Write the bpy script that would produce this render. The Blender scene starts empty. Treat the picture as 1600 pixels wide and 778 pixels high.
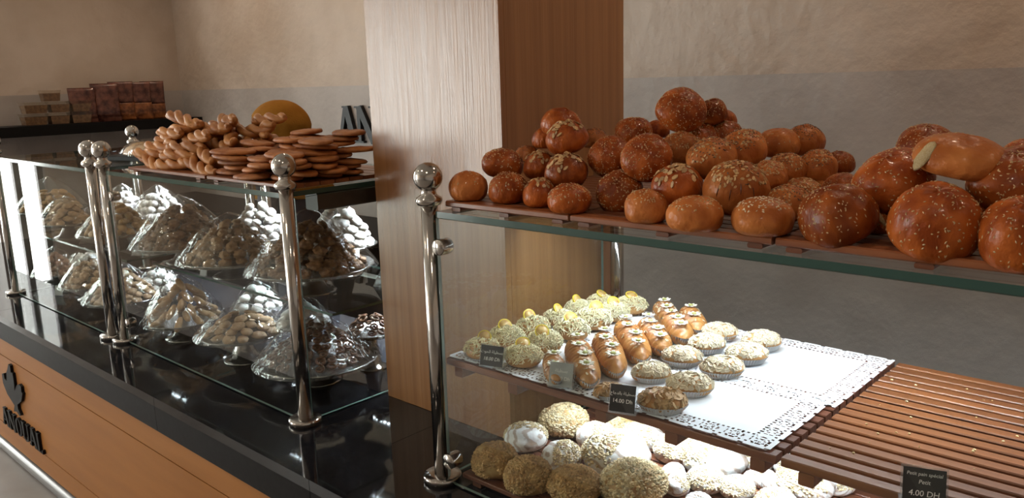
import bpy, math, random
from mathutils import Vector, Matrix, Quaternion, noise
rnd = random.Random(7)
S = bpy.context.scene
COL = S.collection
PI = math.pi
# ------------------------------------------------------------------ camera
F = 1275.71                                   # focal length in pixels of the 1600x778 frame
CR = Vector((0.73765065, 0.67456824, -0.02879594))
CD = Vector((0.11625865, -0.16891147, -0.97875065))
CF = Vector((-0.66509807, 0.71862828, -0.20302205))
CAM = Vector((0, 0, 1.67))
cd = bpy.data.cameras.new('camera'); cam = bpy.data.objects.new('camera', cd); COL.objects.link(cam)
cd.sensor_fit = 'HORIZONTAL'; cd.sensor_width = 36; cd.lens = F / 1600 * 36; cd.clip_start = .02
mw = Matrix.Identity(4)
for i in range(3):
    mw[i][0] = CR[i]; mw[i][1] = -CD[i]; mw[i][2] = -CF[i]; mw[i][3] = CAM[i]
cam.matrix_world = mw
S.camera = cam
# ------------------------------------------------------------------ world, daylight, exposure
S.view_settings.view_transform = 'Standard'; S.view_settings.look = 'None'
S.view_settings.exposure = 0.0; S.view_settings.gamma = 1; S.view_settings.use_curve_mapping = False
w = bpy.data.worlds.new('daylight'); S.world = w; w.use_nodes = True
bg = w.node_tree.nodes['Background']; bg.inputs[0].default_value = (.98, .96, .93, 1); bg.inputs[1].default_value = 18.0
S.cycles.transparent_max_bounces = 40; S.cycles.max_bounces = 10; S.cycles.caustics_reflective = False
S.cycles.caustics_refractive = False; S.cycles.sample_clamp_indirect = 4; S.cycles.use_denoising = True
def area(name, loc, rot, sx, sy, power, col, portal=False):
    l = bpy.data.lights.new(name, 'AREA'); l.shape = 'RECTANGLE'; l.size = sx; l.size_y = sy
    l.energy = power; l.color = col; l.cycles.is_portal = portal
    o = bpy.data.objects.new(name, l); COL.objects.link(o); o.location = loc; o.rotation_euler = rot
    return o
XW = -7.5                                     # storefront plane
WIN = [(0.0, 1.45), (-5.0, -2.3)]             # glazed bays, y ranges
for a, b in WIN:
    area('daylight_portal', (XW - .12, (a + b) / 2, 1.4), (0, -PI / 2, 0), 2.7, b - a, 1, (1, 1, 1), True)
LED = (.83, .92, 1.0)
# ------------------------------------------------------------------ pixel helpers (ray of the camera onto a real plane)
def ray(x, y): return CF + CR * ((x - 800) / F) + CD * ((y - 389) / F)
def gz(x, y, z): d = ray(x, y); return CAM + d * ((z - CAM.z) / d.z)
def gy(x, y, Y): d = ray(x, y); return CAM + d * (Y / d.y)
def gx(x, y, X): d = ray(x, y); return CAM + d * (X / d.x)
def depth(p): return (Vector(p) - CAM).dot(CF)
# ------------------------------------------------------------------ materials
def mat(name, c1, c2=None, scale=8, rough=.5, metal=0, bump=0, bscale=None, stretch=(1, 1, 1), detail=4, lo=.35, hi=.65, coat=0, spec=.5, sss=0, vary=0, rvar=0, island=0):
    m = bpy.data.materials.new(name); m.use_nodes = True; nt = m.node_tree; N = nt.nodes; L = nt.links
    b = N['Principled BSDF']; b.inputs['Roughness'].default_value = rough; b.inputs['Metallic'].default_value = metal
    b.inputs['Base Color'].default_value = (*c1, 1); b.inputs['Coat Weight'].default_value = coat; b.inputs['Coat Roughness'].default_value = .12
    b.inputs['Specular IOR Level'].default_value = spec
    if sss: b.inputs['Subsurface Weight'].default_value = sss; b.inputs['Subsurface Radius'].default_value = (.01, .005, .003)
    tc = N.new('ShaderNodeTexCoord'); mp = N.new('ShaderNodeMapping'); mp.inputs['Scale'].default_value = stretch
    L.new(tc.outputs['Object'], mp.inputs['Vector'])
    if c2 is not None:
        n = N.new('ShaderNodeTexNoise'); n.inputs['Scale'].default_value = scale; n.inputs['Detail'].default_value = detail
        L.new(mp.outputs[0], n.inputs['Vector'])
        r = N.new('ShaderNodeValToRGB'); r.color_ramp.elements[0].position = lo; r.color_ramp.elements[1].position = hi
        r.color_ramp.elements[0].color = (*c1, 1); r.color_ramp.elements[1].color = (*c2, 1)
        L.new(n.outputs['Fac'], r.inputs[0]); src = r.outputs[0]
        if vary:
            oi = N.new('ShaderNodeObjectInfo'); hs = N.new('ShaderNodeHueSaturation'); mr = N.new('ShaderNodeMapRange')
            mr.inputs['To Min'].default_value = 1 - vary; mr.inputs['To Max'].default_value = 1 + vary
            L.new(oi.outputs['Random'], mr.inputs['Value']); L.new(mr.outputs[0], hs.inputs['Value']); L.new(src, hs.inputs['Color']); src = hs.outputs[0]
        if island:
            gi = N.new('ShaderNodeNewGeometry'); hs = N.new('ShaderNodeHueSaturation'); mr = N.new('ShaderNodeMapRange')
            mr.inputs['To Min'].default_value = 1 - island; mr.inputs['To Max'].default_value = 1 + island * .6
            L.new(gi.outputs['Random Per Island'], mr.inputs['Value']); L.new(mr.outputs[0], hs.inputs['Value']); L.new(src, hs.inputs['Color']); src = hs.outputs[0]
        L.new(src, b.inputs['Base Color'])
        if rvar:
            mr = N.new('ShaderNodeMapRange'); mr.inputs['To Min'].default_value = rough - rvar; mr.inputs['To Max'].default_value = rough + rvar
            L.new(n.outputs['Fac'], mr.inputs['Value']); L.new(mr.outputs[0], b.inputs['Roughness'])
    if bump:
        n2 = N.new('ShaderNodeTexNoise'); n2.inputs['Scale'].default_value = bscale or scale; n2.inputs['Detail'].default_value = 5
        L.new(mp.outputs[0], n2.inputs['Vector'])
        bp = N.new('ShaderNodeBump'); bp.inputs['Strength'].default_value = 1; bp.inputs['Distance'].default_value = bump
        L.new(n2.outputs['Fac'], bp.inputs['Height']); L.new(bp.outputs[0], b.inputs['Normal'])
    return m
def glassmat(name, tint, rough=0.0, bump=0, gl=(1, 1, 1), ior=1.5, haze=0, bscale=25, hazecol=(.8, .85, .9), bst=(1, 1, 1)):
    m = bpy.data.materials.new(name); m.use_nodes = True; nt = m.node_tree; N = nt.nodes; L = nt.links
    N.remove(N['Principled BSDF']); out = N['Material Output']
    t = N.new('ShaderNodeBsdfTransparent'); t.inputs[0].default_value = (*tint, 1)
    g = N.new('ShaderNodeBsdfGlossy'); g.inputs['Color'].default_value = (*gl, 1); g.inputs['Roughness'].default_value = rough
    fr = N.new('ShaderNodeFresnel'); fr.inputs['IOR'].default_value = ior
    ge = N.new('ShaderNodeNewGeometry'); mu = N.new('ShaderNodeMath'); mu.operation = 'SUBTRACT'; mu.inputs[0].default_value = 1
    L.new(ge.outputs['Backfacing'], mu.inputs[1]); m2 = N.new('ShaderNodeMath'); m2.operation = 'MULTIPLY'
    L.new(mu.outputs[0], m2.inputs[0]); L.new(fr.outputs[0], m2.inputs[1])
    mx = N.new('ShaderNodeMixShader'); base = t.outputs[0]
    if haze:
        df = N.new('ShaderNodeBsdfDiffuse'); df.inputs[0].default_value = (*hazecol, 1); mh = N.new('ShaderNodeMixShader'); mh.inputs[0].default_value = haze
        L.new(t.outputs[0], mh.inputs[1]); L.new(df.outputs[0], mh.inputs[2]); base = mh.outputs[0]
    L.new(m2.outputs[0], mx.inputs[0]); L.new(base, mx.inputs[1]); L.new(g.outputs[0], mx.inputs[2]); L.new(mx.outputs[0], out.inputs[0])
    if bump:
        tc = N.new('ShaderNodeTexCoord'); n2 = N.new('ShaderNodeTexNoise'); n2.inputs['Scale'].default_value = bscale; n2.inputs['Detail'].default_value = 3; n2.inputs['Distortion'].default_value = .8
        mp = N.new('ShaderNodeMapping'); mp.inputs['Scale'].default_value = bst; L.new(tc.outputs['Object'], mp.inputs[0]); L.new(mp.outputs[0], n2.inputs['Vector'])
        bp = N.new('ShaderNodeBump'); bp.inputs['Distance'].default_value = bump; bp.inputs['Strength'].default_value = 1
        L.new(n2.outputs['Fac'], bp.inputs['Height']); L.new(bp.outputs[0], g.inputs['Normal']); L.new(bp.outputs[0], fr.inputs['Normal'])
    return m
def emit(name, col, s):
    m = bpy.data.materials.new(name); m.use_nodes = True; b = m.node_tree.nodes['Principled BSDF']
    b.inputs['Base Color'].default_value = (*col, 1); b.inputs['Emission Color'].default_value = (*col, 1); b.inputs['Emission Strength'].default_value = s
    return m
M = {}
M['plaster'] = mat('cream_plaster', (.54, .435, .35), (.63, .53, .45), 3.2, .5, bump=.016, bscale=9, detail=8, rvar=.14)
M['plaster_grey'] = mat('grey_plaster', (.43, .385, .36), (.52, .475, .45), 3.0, .5, bump=.010, bscale=11, detail=8, rvar=.14)
M['white'] = mat('ceiling_white', (.62, .58, .52), rough=.8)
M['floor'] = mat('stone_floor', (.20, .18, .17), (.27, .25, .235), 3, .4, spec=.3)
M['wood'] = mat('veneer_upright', (.30, .125, .042), (.40, .185, .07), 7, .30, bump=.0009, bscale=30, stretch=(6, 6, .12), detail=6, rvar=.05, spec=.9)
M['panel'] = mat('veneer_panel', (.29, .115, .028), (.34, .14, .036), 5, .42, stretch=(.3, 3, 3), detail=5, spec=.15)
M['granite'] = mat('black_granite', (.006, .006, .008), (.012, .012, .014), 60, .045, spec=.5)
M['granite_side'] = mat('black_granite_edge', (.007, .006, .006), (.011, .010, .010), 60, .4, spec=.07)
M['steel'] = mat('polished_steel', (.52, .485, .45), rough=.14, metal=1)
M['skirt'] = mat('grey_skirting', (.10, .09, .085), rough=.35)
M['black'] = mat('black_gloss', (.008, .008, .009), rough=.35, spec=.3)
M['blackmatt'] = mat('black_lacquer', (.009, .008, .008), rough=.5, spec=.12)
M['glass'] = glassmat('clear_glass', (.93, .955, .945))
M['glassedge'] = mat('glass_edge_green', (.035, .075, .062), rough=.12)
M['glassedge_light'] = mat('glass_edge_pale', (.16, .24, .215), rough=.12)
M['film'] = glassmat('clear_film', (.965, .965, .97), rough=.05, bump=.02, ior=1.9, haze=.004, bscale=13)
M['bagfilm'] = glassmat('bag_film', (.9, .88, .86), rough=.12, bump=.008, ior=1.7, haze=.06, bscale=18)
M['acrylic'] = glassmat('clear_acrylic', (.93, .94, .94), rough=.02, ior=1.5, haze=.10)
M['tub'] = glassmat('clear_tub_plastic', (.9, .87, .82), rough=.15, ior=1.4, haze=.06, hazecol=(.6,.5,.4))
M['traywood'] = mat('red_brown_tray_wood', (.115, .035, .018), (.21, .075, .032), 9, .38, bump=.0005, bscale=30, stretch=(.35, 4, 4), detail=6, vary=.14, rvar=.1)
M['slatwood'] = mat('worn_slat_wood', (.115, .036, .014), (.27, .095, .028), 9, .4, bump=.0006, bscale=30, stretch=(.3, 4, 4), detail=7, vary=.2, rvar=.1)
M['orangewood'] = mat('orange_board_wood', (.19, .058, .022), (.30, .10, .035), 8, .3, stretch=(.35, 4, 4), bump=.0004, bscale=30, detail=6, vary=.1)
M['doily'] = mat('white_lace_paper', (.80, .80, .83), rough=.8)
M['cup'] = mat('white_pleated_paper', (.72, .73, .76), rough=.7)
M['bread'] = mat('glazed_bread', (.20, .036, .006), (.41, .10, .018), 1.6, .34, bump=.010, bscale=1.6, detail=2, vary=.24, coat=.14, spec=.14)
M['breadpale'] = mat('lightly_glazed_bread', (.33, .09, .02), (.49, .165, .043), 1.6, .38, bump=.010, bscale=1.6, detail=2, vary=.18, coat=.10, spec=.14)
M['glaze'] = mat('dark_burnt_glaze', (.07, .014, .004), rough=.3)
M['crumb'] = mat('torn_bread_crumb', (.62, .43, .20), (.74, .58, .33), 30, .8, bump=.004, bscale=60)
M['sesame'] = mat('sesame', (.56, .36, .16), (.66, .46, .24), 3, .45, island=0.25)
M['darkseed'] = mat('dark_seed', (.045, .028, .018), (.12, .07, .035), 5, .4)
M['oat'] = mat('oat_flake', (.50, .29, .12), (.60, .38, .18), 20, .55, island=0.3)
M['almond'] = mat('almond_flake', (.72, .58, .38), (.82, .71, .52), 20, .5, island=0.3)
M['almondbrown'] = mat('toasted_almond_flake', (.44, .24, .10), (.62, .40, .19), 20, .5, island=0.35)
M['pastry'] = mat('golden_pastry', (.42, .19, .055), (.60, .33, .12), 28, .38, bump=.0022, bscale=60, detail=5, vary=.12)
M['pastrydark'] = mat('baked_pastry', (.30, .11, .028), (.52, .25, .075), 30, .34, bump=.0022, bscale=60, detail=5, vary=.12)
M['shred'] = mat('shredded_cheese', (.86, .76, .42), (.90, .83, .58), 20, .5, island=0.25)
M['lemon'] = mat('lemon_flesh', (.72, .52, .20), (.66, .34, .09), 60, .35)
M['rind'] = mat('lemon_rind', (.86, .66, .05), rough=.4)
M['petal'] = mat('almond_petal', (.84, .78, .66), rough=.5)
M['pistachio'] = mat('pistachio_green', (.42, .44, .13), (.55, .52, .22), 80, .5)
M['powder'] = mat('powdered_pastry', (.42, .25, .13), (.88, .87, .86), 24, .75, bump=.0022, bscale=60, detail=6, lo=.33, hi=.46)
def powdermat():
    m = M['powder']; nt = m.node_tree; N = nt.nodes; L = nt.links; b = N['Principled BSDF']
    tc = N.new('ShaderNodeTexCoord'); wv = N.new('ShaderNodeTexWave'); wv.wave_type = 'BANDS'; wv.bands_direction = 'DIAGONAL'
    wv.inputs['Scale'].default_value = 24; wv.inputs['Distortion'].default_value = 5; wv.inputs['Detail'].default_value = 3; wv.inputs['Detail Scale'].default_value = 1.5
    L.new(tc.outputs['Object'], wv.inputs['Vector']); r = N.new('ShaderNodeValToRGB'); e = r.color_ramp.elements
    e[0].position = .10; e[0].color = (.30, .15, .06, 1); e[1].position = .42; e[1].color = (.86, .85, .84, 1)
    L.new(wv.outputs['Fac'], r.inputs[0]); mx = N.new('ShaderNodeMix'); mx.data_type = 'RGBA'; mx.inputs['Factor'].default_value = .62
    src = b.inputs['Base Color'].links[0].from_socket; L.new(src, mx.inputs['A']); L.new(r.outputs[0], mx.inputs['B']); L.new(mx.outputs['Result'], b.inputs['Base Color'])
powdermat()
M['crust'] = mat('nut_crust_pastry', (.36, .18, .065), (.60, .41, .18), 40, .65, bump=.003, bscale=80, detail=6)
M['crumbs'] = mat('pale_nut_crumb', (.64, .47, .24), (.76, .63, .40), 40, .7, island=0.4)
M['crumbsdark'] = mat('toasted_nut_crumb', (.44, .25, .10), (.64, .42, .19), 40, .7, island=0.4)
M['silver'] = mat('chased_silver', (.42, .41, .395), (.28, .27, .265), 60, .24, metal=1, bump=.0012, bscale=90)
M['twist'] = mat('fried_twist_pastry', (.36, .12, .026), (.56, .25, .075), 18, .5, bump=.002, bscale=60, detail=5, vary=.15)
M['flat'] = mat('flat_oval_biscuit', (.25, .072, .015), (.46, .165, .04), 26, .6, bump=.002, bscale=70, detail=5, vary=.15)
M['finger'] = mat('pale_finger_biscuit', (.46, .25, .11), (.60, .38, .19), 20, .6, bump=.001, bscale=60, vary=.1)
M['rock'] = mat('brown_crinkle_biscuit', (.13, .055, .022), (.34, .175, .075), 40, .6, bump=.003, bscale=70, vary=.15)
M['tan'] = mat('tan_biscuit', (.33, .185, .085), (.50, .31, .16), 30, .6, bump=.002, bscale=70, vary=.12)
M['gold'] = mat('golden_biscuit', (.42, .22, .07), (.62, .38, .15), 30, .5, bump=.002, bscale=70, vary=.12)
M['whitec'] = mat('sugar_white_biscuit', (.72, .66, .58), (.86, .84, .82), 30, .7, bump=.002, bscale=70, vary=.05)
M['choc'] = mat('chocolate_curl', (.085, .034, .016), (.19, .085, .04), 30, .4, bump=.002, bscale=70, vary=.15, island=0.3)
M['pink'] = mat('reddish_biscuit', (.34, .15, .09), (.48, .26, .16), 30, .55, bump=.002, bscale=70, vary=.12)
M['foil'] = mat('crinkled_foil', (.80, .82, .86), rough=.22, metal=1, bump=.02, bscale=18)
M['card'] = mat('black_card', (.022, .021, .02), rough=.45)
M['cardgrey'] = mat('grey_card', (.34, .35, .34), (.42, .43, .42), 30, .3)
M['ink'] = mat('white_print', (.75, .74, .71), rough=.6)
M['scarf'] = mat('ochre_scarf', (.27, .11, .012), (.33, .145, .02), 12, .8, bump=.002, bscale=200, spec=.1)
M['skin'] = mat('skin', (.55, .33, .24), (.60, .37, .28), 10, .5, sss=.1)
M['robe'] = mat('dark_tunic', (.03, .028, .034), rough=.8)
M['eye'] = mat('eye', (.05, .03, .02), rough=.15)
M['bagdark'] = mat('maroon_bag_print', (.045, .012, .010), (.20, .075, .05), 22, .25, bump=.006, bscale=14)
M['bagfill'] = mat('biscuits_behind_film', (.10, .03, .012), (.42, .15, .045), 22, .3, bump=.004, bscale=50)
M['content'] = mat('brown_tub_filling', (.12, .055, .022), (.26, .14, .06), 60, .6, bump=.003, bscale=60)
M['frame'] = mat('window_frame_metal', (.06, .06, .065), rough=.4)
M['led'] = emit('led_diode', LED, 30)
M['lamp'] = emit('downlight_disc', (1, .86, .68), 12)
M['alu'] = mat('aluminium_channel', (.55, .55, .55), rough=.35, metal=1)
M['darkwood'] = mat('dark_housing', (.022, .016, .013), rough=.5)
# ------------------------------------------------------------------ mesh builder
class MB:
    def __init__(s): s.v = []; s.f = []; s.m = []; s.sm = []
    def add(s, vs, fs, mi=0, smooth=False, X=None):
        o = len(s.v)
        s.v += [tuple(X @ Vector(p)) if X is not None else tuple(p) for p in vs]
        for q in fs: s.f.append(tuple(i + o for i in q)); s.m.append(mi); s.sm.append(smooth)
        return s
    def box(s, a, b, mi=0, X=None, mis=None):
        x0, y0, z0 = a; x1, y1, z1 = b
        vs = [(x0, y0, z0), (x1, y0, z0), (x1, y1, z0), (x0, y1, z0), (x0, y0, z1), (x1, y0, z1), (x1, y1, z1), (x0, y1, z1)]
        fs = [(0, 3, 2, 1), (4, 5, 6, 7), (0, 1, 5, 4), (1, 2, 6, 5), (2, 3, 7, 6), (3, 0, 4, 7)]
        o = len(s.f); s.add(vs, fs, mi, False, X)
        if mis:
            for k in range(6): s.m[o + k] = mis[k]
        return s
    def bar(s, x0, x1, y0, y1, z0, z1, c=.002, axis='x', mi=0, X=None):     # chamfered bar
        P = [(y0 + c, z0), (y1 - c, z0), (y1, z0 + c), (y1, z1 - c), (y1 - c, z1), (y0 + c, z1), (y0, z1 - c), (y0, z0 + c)]
        if axis == 'x': vs = [(x, p, q) for x in (x0, x1) for p, q in P]
        else: vs = [(p, x, q) for x in (x0, x1) for p, q in P]
        fs = [(i, (i + 1) % 8, 8 + (i + 1) % 8, 8 + i) for i in range(8)] + [tuple(range(7, -1, -1)), tuple(range(8, 16))]
        if axis != 'x': fs = [q[::-1] for q in fs]
        return s.add(vs, [q for q in fs], mi, False, X)
    def lathe(s, prof, n=24, c=(0, 0, 0), mi=0, smooth=True, fl=0, fn=0, X=None):
        vs = []; fs = []
        for r, z in prof:
            for k in range(n):
                a = 2 * PI * k / n; q = r * (1 + fl * math.cos(fn * a))
                vs.append((c[0] + q * math.cos(a), c[1] + q * math.sin(a), c[2] + z))
        for i in range(len(prof) - 1):
            for k in range(n):
                k2 = (k + 1) % n; fs.append((i * n + k, i * n + k2, (i + 1) * n + k2, (i + 1) * n + k))
        if prof[0][0] > 1e-6: fs.append(tuple(range(n - 1, -1, -1)))
        e = (len(prof) - 1) * n
        if prof[-1][0] > 1e-6: fs.append(tuple(range(e, e + n)))
        return s.add(vs, fs, mi, smooth, X)
    def ell(s, c, r, nu=12, nv=8, mi=0, X=None, f=None):
        vs = []; fs = []
        for i in range(nv + 1):
            t = PI * i / nv
            for k in range(nu):
                a = 2 * PI * k / nu; d = Vector((math.sin(t) * math.cos(a), math.sin(t) * math.sin(a), -math.cos(t)))
                if f: d = f(d)
                vs.append((c[0] + d.x * r[0], c[1] + d.y * r[1], c[2] + d.z * r[2]))
        for i in range(nv):
            for k in range(nu):
                k2 = (k + 1) % nu; fs.append((i * nu + k, i * nu + k2, (i + 1) * nu + k2, (i + 1) * nu + k))
        return s.add(vs, fs, mi, True, X)
    def tube(s, pts, rad, n=10, mi=0, caps=True, smooth=True):
        pts = [Vector(p) for p in pts]; vs = []; fs = []; m = len(pts)
        up = Vector((0, 0, 1)); prev = None
        for i, p in enumerate(pts):
            t = (pts[min(i + 1, m - 1)] - pts[max(i - 1, 0)]).normalized()
            if prev is None:
                a = t.cross(up) if abs(t.z) < .9 else t.cross(Vector((1, 0, 0))); a.normalize()
            else: a = (prev - t * prev.dot(t)).normalized()
            prev = a; b = t.cross(a); r = rad[i] if isinstance(rad, (list, tuple)) else rad
            for k in range(n):
                q = 2 * PI * k / n; vs.append(p + a * (r * math.cos(q)) + b * (r * math.sin(q)))
        for i in range(m - 1):
            for k in range(n):
                k2 = (k + 1) % n; fs.append((i * n + k, i * n + k2, (i + 1) * n + k2, (i + 1) * n + k))
        if caps: fs += [tuple(range(n - 1, -1, -1)), tuple(range((m - 1) * n, m * n))]
        return s.add(vs, fs, mi, smooth)
    def prism(s, poly, d, X, mi=0):            # polygon in xy extruded by d in z
        n = len(poly); vs = [(x, y, 0) for x, y in poly] + [(x, y, d) for x, y in poly]
        ar = sum(poly[i][0] * poly[(i + 1) % n][1] - poly[(i + 1) % n][0] * poly[i][1] for i in range(n))
        fs = [tuple(range(n - 1, -1, -1)), tuple(range(n, 2 * n))] + [(i, (i + 1) % n, n + (i + 1) % n, n + i) for i in range(n)]
        if ar < 0: fs = [q[::-1] for q in fs]
        return s.add(vs, fs, mi, False, X)
    def mesh(s, name, mats):
        me = bpy.data.meshes.new(name); me.from_pydata(s.v, [], s.f)
        for m in (mats if isinstance(mats, (list, tuple)) else [mats]): me.materials.append(M[m] if isinstance(m, str) else m)
        me.polygons.foreach_set('material_index', s.m); me.polygons.foreach_set('use_smooth', s.sm); me.update()
        return me
    def build(s, name, mats, parent=None, loc=None, **k): return ob(name, s.mesh(name, mats), parent, loc, **k)
def ob(name, me, parent=None, loc=None, label=None, cat=None, group=None, kind=None):
    o = bpy.data.objects.new(name, me); COL.objects.link(o)
    if parent: o.parent = parent
    if loc is not None: o.location = loc
    return tag(o, label, cat, group, kind)
def tag(o, label=None, cat=None, group=None, kind=None):
    for k, v in (('label', label), ('category', cat), ('group', group), ('kind', kind)):
        if v: o[k] = v
    return o
def empty(name, loc, label, cat, group=None, rz=0):
    o = bpy.data.objects.new(name, None); COL.objects.link(o); o.location = loc; o.rotation_euler = (0, 0, rz); o.empty_display_size = .05
    return tag(o, label, cat, group)
def dup(root, loc=None, label=None, quat=None, scale=None):
    r = root.copy(); COL.objects.link(r)
    if loc is not None: r.location = loc
    if quat is not None: r.rotation_mode = 'QUATERNION'; r.rotation_quaternion = quat
    if scale is not None: r.scale = scale
    if label: r['label'] = label
    for ch in root.children:
        c = ch.copy(); COL.objects.link(c); c.parent = r
        for g in ch.children:
            d = g.copy(); COL.objects.link(d); d.parent = c
    return r
def nz(p, k): return noise.noise(Vector(p) * k)
# ------------------------------------------------------------------ room shell
YB, XL, XR, YF, ZC = 2.95, -6.09, 2.2, -5.2, 3.15
BAND = 1.662
def st(name, mb, mats, **k): return mb.build(name, mats, kind='structure', **k)
st('floor', MB().box((XW - .2, YF - .2, -.1), (XR + .2, YB + .2, 0)), 'floor')
st('ceiling', MB().box((XW - .2, YF - .2, ZC), (XR + .2, YB + .2, ZC + .1)), 'white')
def wall(name, a, b):                          # two plaster tones with the upper coat proud of the lower by a hair
    wl = empty(name, (0, 0, 0), None, None); wl['kind'] = 'structure'
    MB().box((a[0], a[1], 0), (b[0], b[1], BAND)).build('lower_plaster', 'plaster_grey', wl)
    MB().box((a[0], a[1], BAND), (b[0], b[1], ZC)).build('upper_plaster', 'plaster', wl)
wall('wall_back', (XL - .15, YB, 0), (XR, YB + .15, 0))
wall('wall_left', (XL - .15, 1.61, 0), (XL, YB, 0))
wall('wall_right', (XR, YF, 0), (XR + .15, YB, 0))
wall('wall_front', (XW, YF - .15, 0), (XR, YF, 0))
wall('wall_far', (XW, 1.69, 0), (XL - .151, 1.84, 0))
# storefront wall with two glazed bays
sf = empty('wall_storefront', (0, 0, 0), None, None); sf['kind'] = 'structure'
ys = [YF] + [v for p_ in sorted(WIN) for v in p_] + [1.69]
for i in range(0, len(ys), 2): MB().box((XW - .15, ys[i], 0), (XW, ys[i + 1], ZC)).build('pier', 'plaster', sf)
for i, (a, b) in enumerate(WIN):
    MB().box((XW - .15, a, 0), (XW, b, .04)).build('sill_wall', 'plaster', sf)
    MB().box((XW - .15, a, 2.75), (XW, b, ZC)).build('lintel', 'plaster', sf)
    wn = MB(); nb = 8 if b - a < 2.5 else 4
    for k in range(nb + 1):
        y = a + .03 + (b - a - .06) * k / nb; wn.box((XW - .09, y - .022, .04), (XW - .03, y + .022, 2.75))
    for z in (.07, 1.98, 2.72): wn.box((XW - .085, a, z - .03), (XW - .035, b, z + .03))
    wo = st('window_%d' % (i + 1), wn, 'frame')
    for k in range(nb):
        y0 = a + .03 + (b - a - .06) * k / nb + .03; y1 = a + .03 + (b - a - .06) * (k + 1) / nb - .03
        for z0, z1 in ((.10, 1.95), (2.01, 2.69)): MB().box((XW - .065, y0, z0), (XW - .057, y1, z1)).build('pane', 'glass', wo)
# ceiling downlights over the shop floor
for i in range(4):
    for j in range(2):
        x, y = -5.2 + i * 1.7, -.3 - j * 1.7
        t = empty('downlight', (x, y, ZC), 'round recessed warm ceiling downlight over the shop floor', 'ceiling light', 'ceiling downlights over the shop floor')
        MB().lathe([(.085, -.004), (.085, 0), (.06, 0), (.06, -.008), (.085, -.004)], 20).build('trim_ring', 'steel', t)
        MB().lathe([(.0, -.003), (.058, -.003)], 20).build('diffuser', 'lamp', t)
        l = bpy.data.lights.new('downlight_lamp', 'SPOT'); l.energy = 34; l.color = (1, .84, .66); l.spot_size = 2.2; l.spot_blend = .6; l.shadow_soft_size = .05
        lo = bpy.data.objects.new('downlight_lamp', l); COL.objects.link(lo); lo.location = (0, 0, -.02); lo.parent = t
for x, y in ((-.6, 2.3), (.9, 2.1), (-3.4, 2.4), (-5.0, 2.2)):  # added unseen warm fill lamps, brighten the rear wall and column side
    t = empty('downlight', (x, y, ZC), 'added warm fill downlight above the staff aisle, unseen', 'ceiling light', 'added fill downlights above the staff aisle')
    MB().lathe([(.085, -.004), (.085, 0), (.06, 0), (.06, -.008), (.085, -.004)], 20).build('trim_ring', 'steel', t)
    MB().lathe([(.0, -.003), (.058, -.003)], 20).build('diffuser', 'lamp', t)
    l = bpy.data.lights.new('downlight_lamp', 'SPOT'); l.energy = 30; l.color = (1, .74, .52); l.spot_size = 2.4; l.spot_blend = .8; l.shadow_soft_size = .05
    lo = bpy.data.objects.new('downlight_lamp', l); COL.objects.link(lo); lo.location = (0, 0, -.02); lo.parent = t
# ------------------------------------------------------------------ square column standing on the counter
ZT = .72
cx0, cx1, cy0, cy1 = -1.917, -1.40, 1.487, 2.012
t = empty('column', ((cx0 + cx1) / 2, (cy0 + cy1) / 2, ZT + .001), 'square wood veneered column rising from the counter between the glass cases', 'column')
hx, hy, H = (cx1 - cx0) / 2, (cy1 - cy0) / 2, ZC - ZT - .003
MB().box((-hx, -hy, 0), (hx, -hy + .02, H)).build('front_panel', 'wood', t)
MB().box((hx - .02, -hy + .021, 0), (hx, hy, H)).build('side_panel', 'wood', t)
MB().box((-hx, -hy + .021, 0), (-hx + .02, hy, H)).build('side_panel', 'wood', t)
MB().box((-hx + .021, hy - .02, 0), (hx - .021, hy, H)).build('rear_panel', 'wood', t)
# ------------------------------------------------------------------ counter
t = empty('counter', (-2.5, 1.02, 0), 'long counter with black granite top and orange wood front', 'counter')
t2 = Vector((-2.5, 1.02, 0))
seams = [-6.05, -4.1, -2.5, -1.64, -.35, 1.4]
for a, b in zip(seams, seams[1:]):
    MB().box((a + .001 + 2.5, -.009, ZT - .03), (b - .001 + 2.5, .93, ZT)).build('worktop_slab', 'granite', t)
    MB().box((a + .001 + 2.5, -.009, .605), (b - .001 + 2.5, .03, ZT - .0305)).build('apron', 'granite_side', t)
for z0, z1, c in ((.516, .604, 'top_rail'), (.149, .512, 'front_panel'), (.056, .145, 'bottom_rail')):
    for a, b in ((-6.05, -.2), (-.198, 1.4)): MB().box((a + 2.5, 0, z0), (b + 2.5, .02, z1)).build(c, 'panel', t)
MB().box((-3.53, .021, .02), (3.88, .9, .604)).build('carcass', 'darkwood', t)
sk = MB().tube([(-3.55, .0, .027), (3.9, .0, .027)], .026, 10); sk.build('skirting_rail', 'skirt', t)
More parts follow.
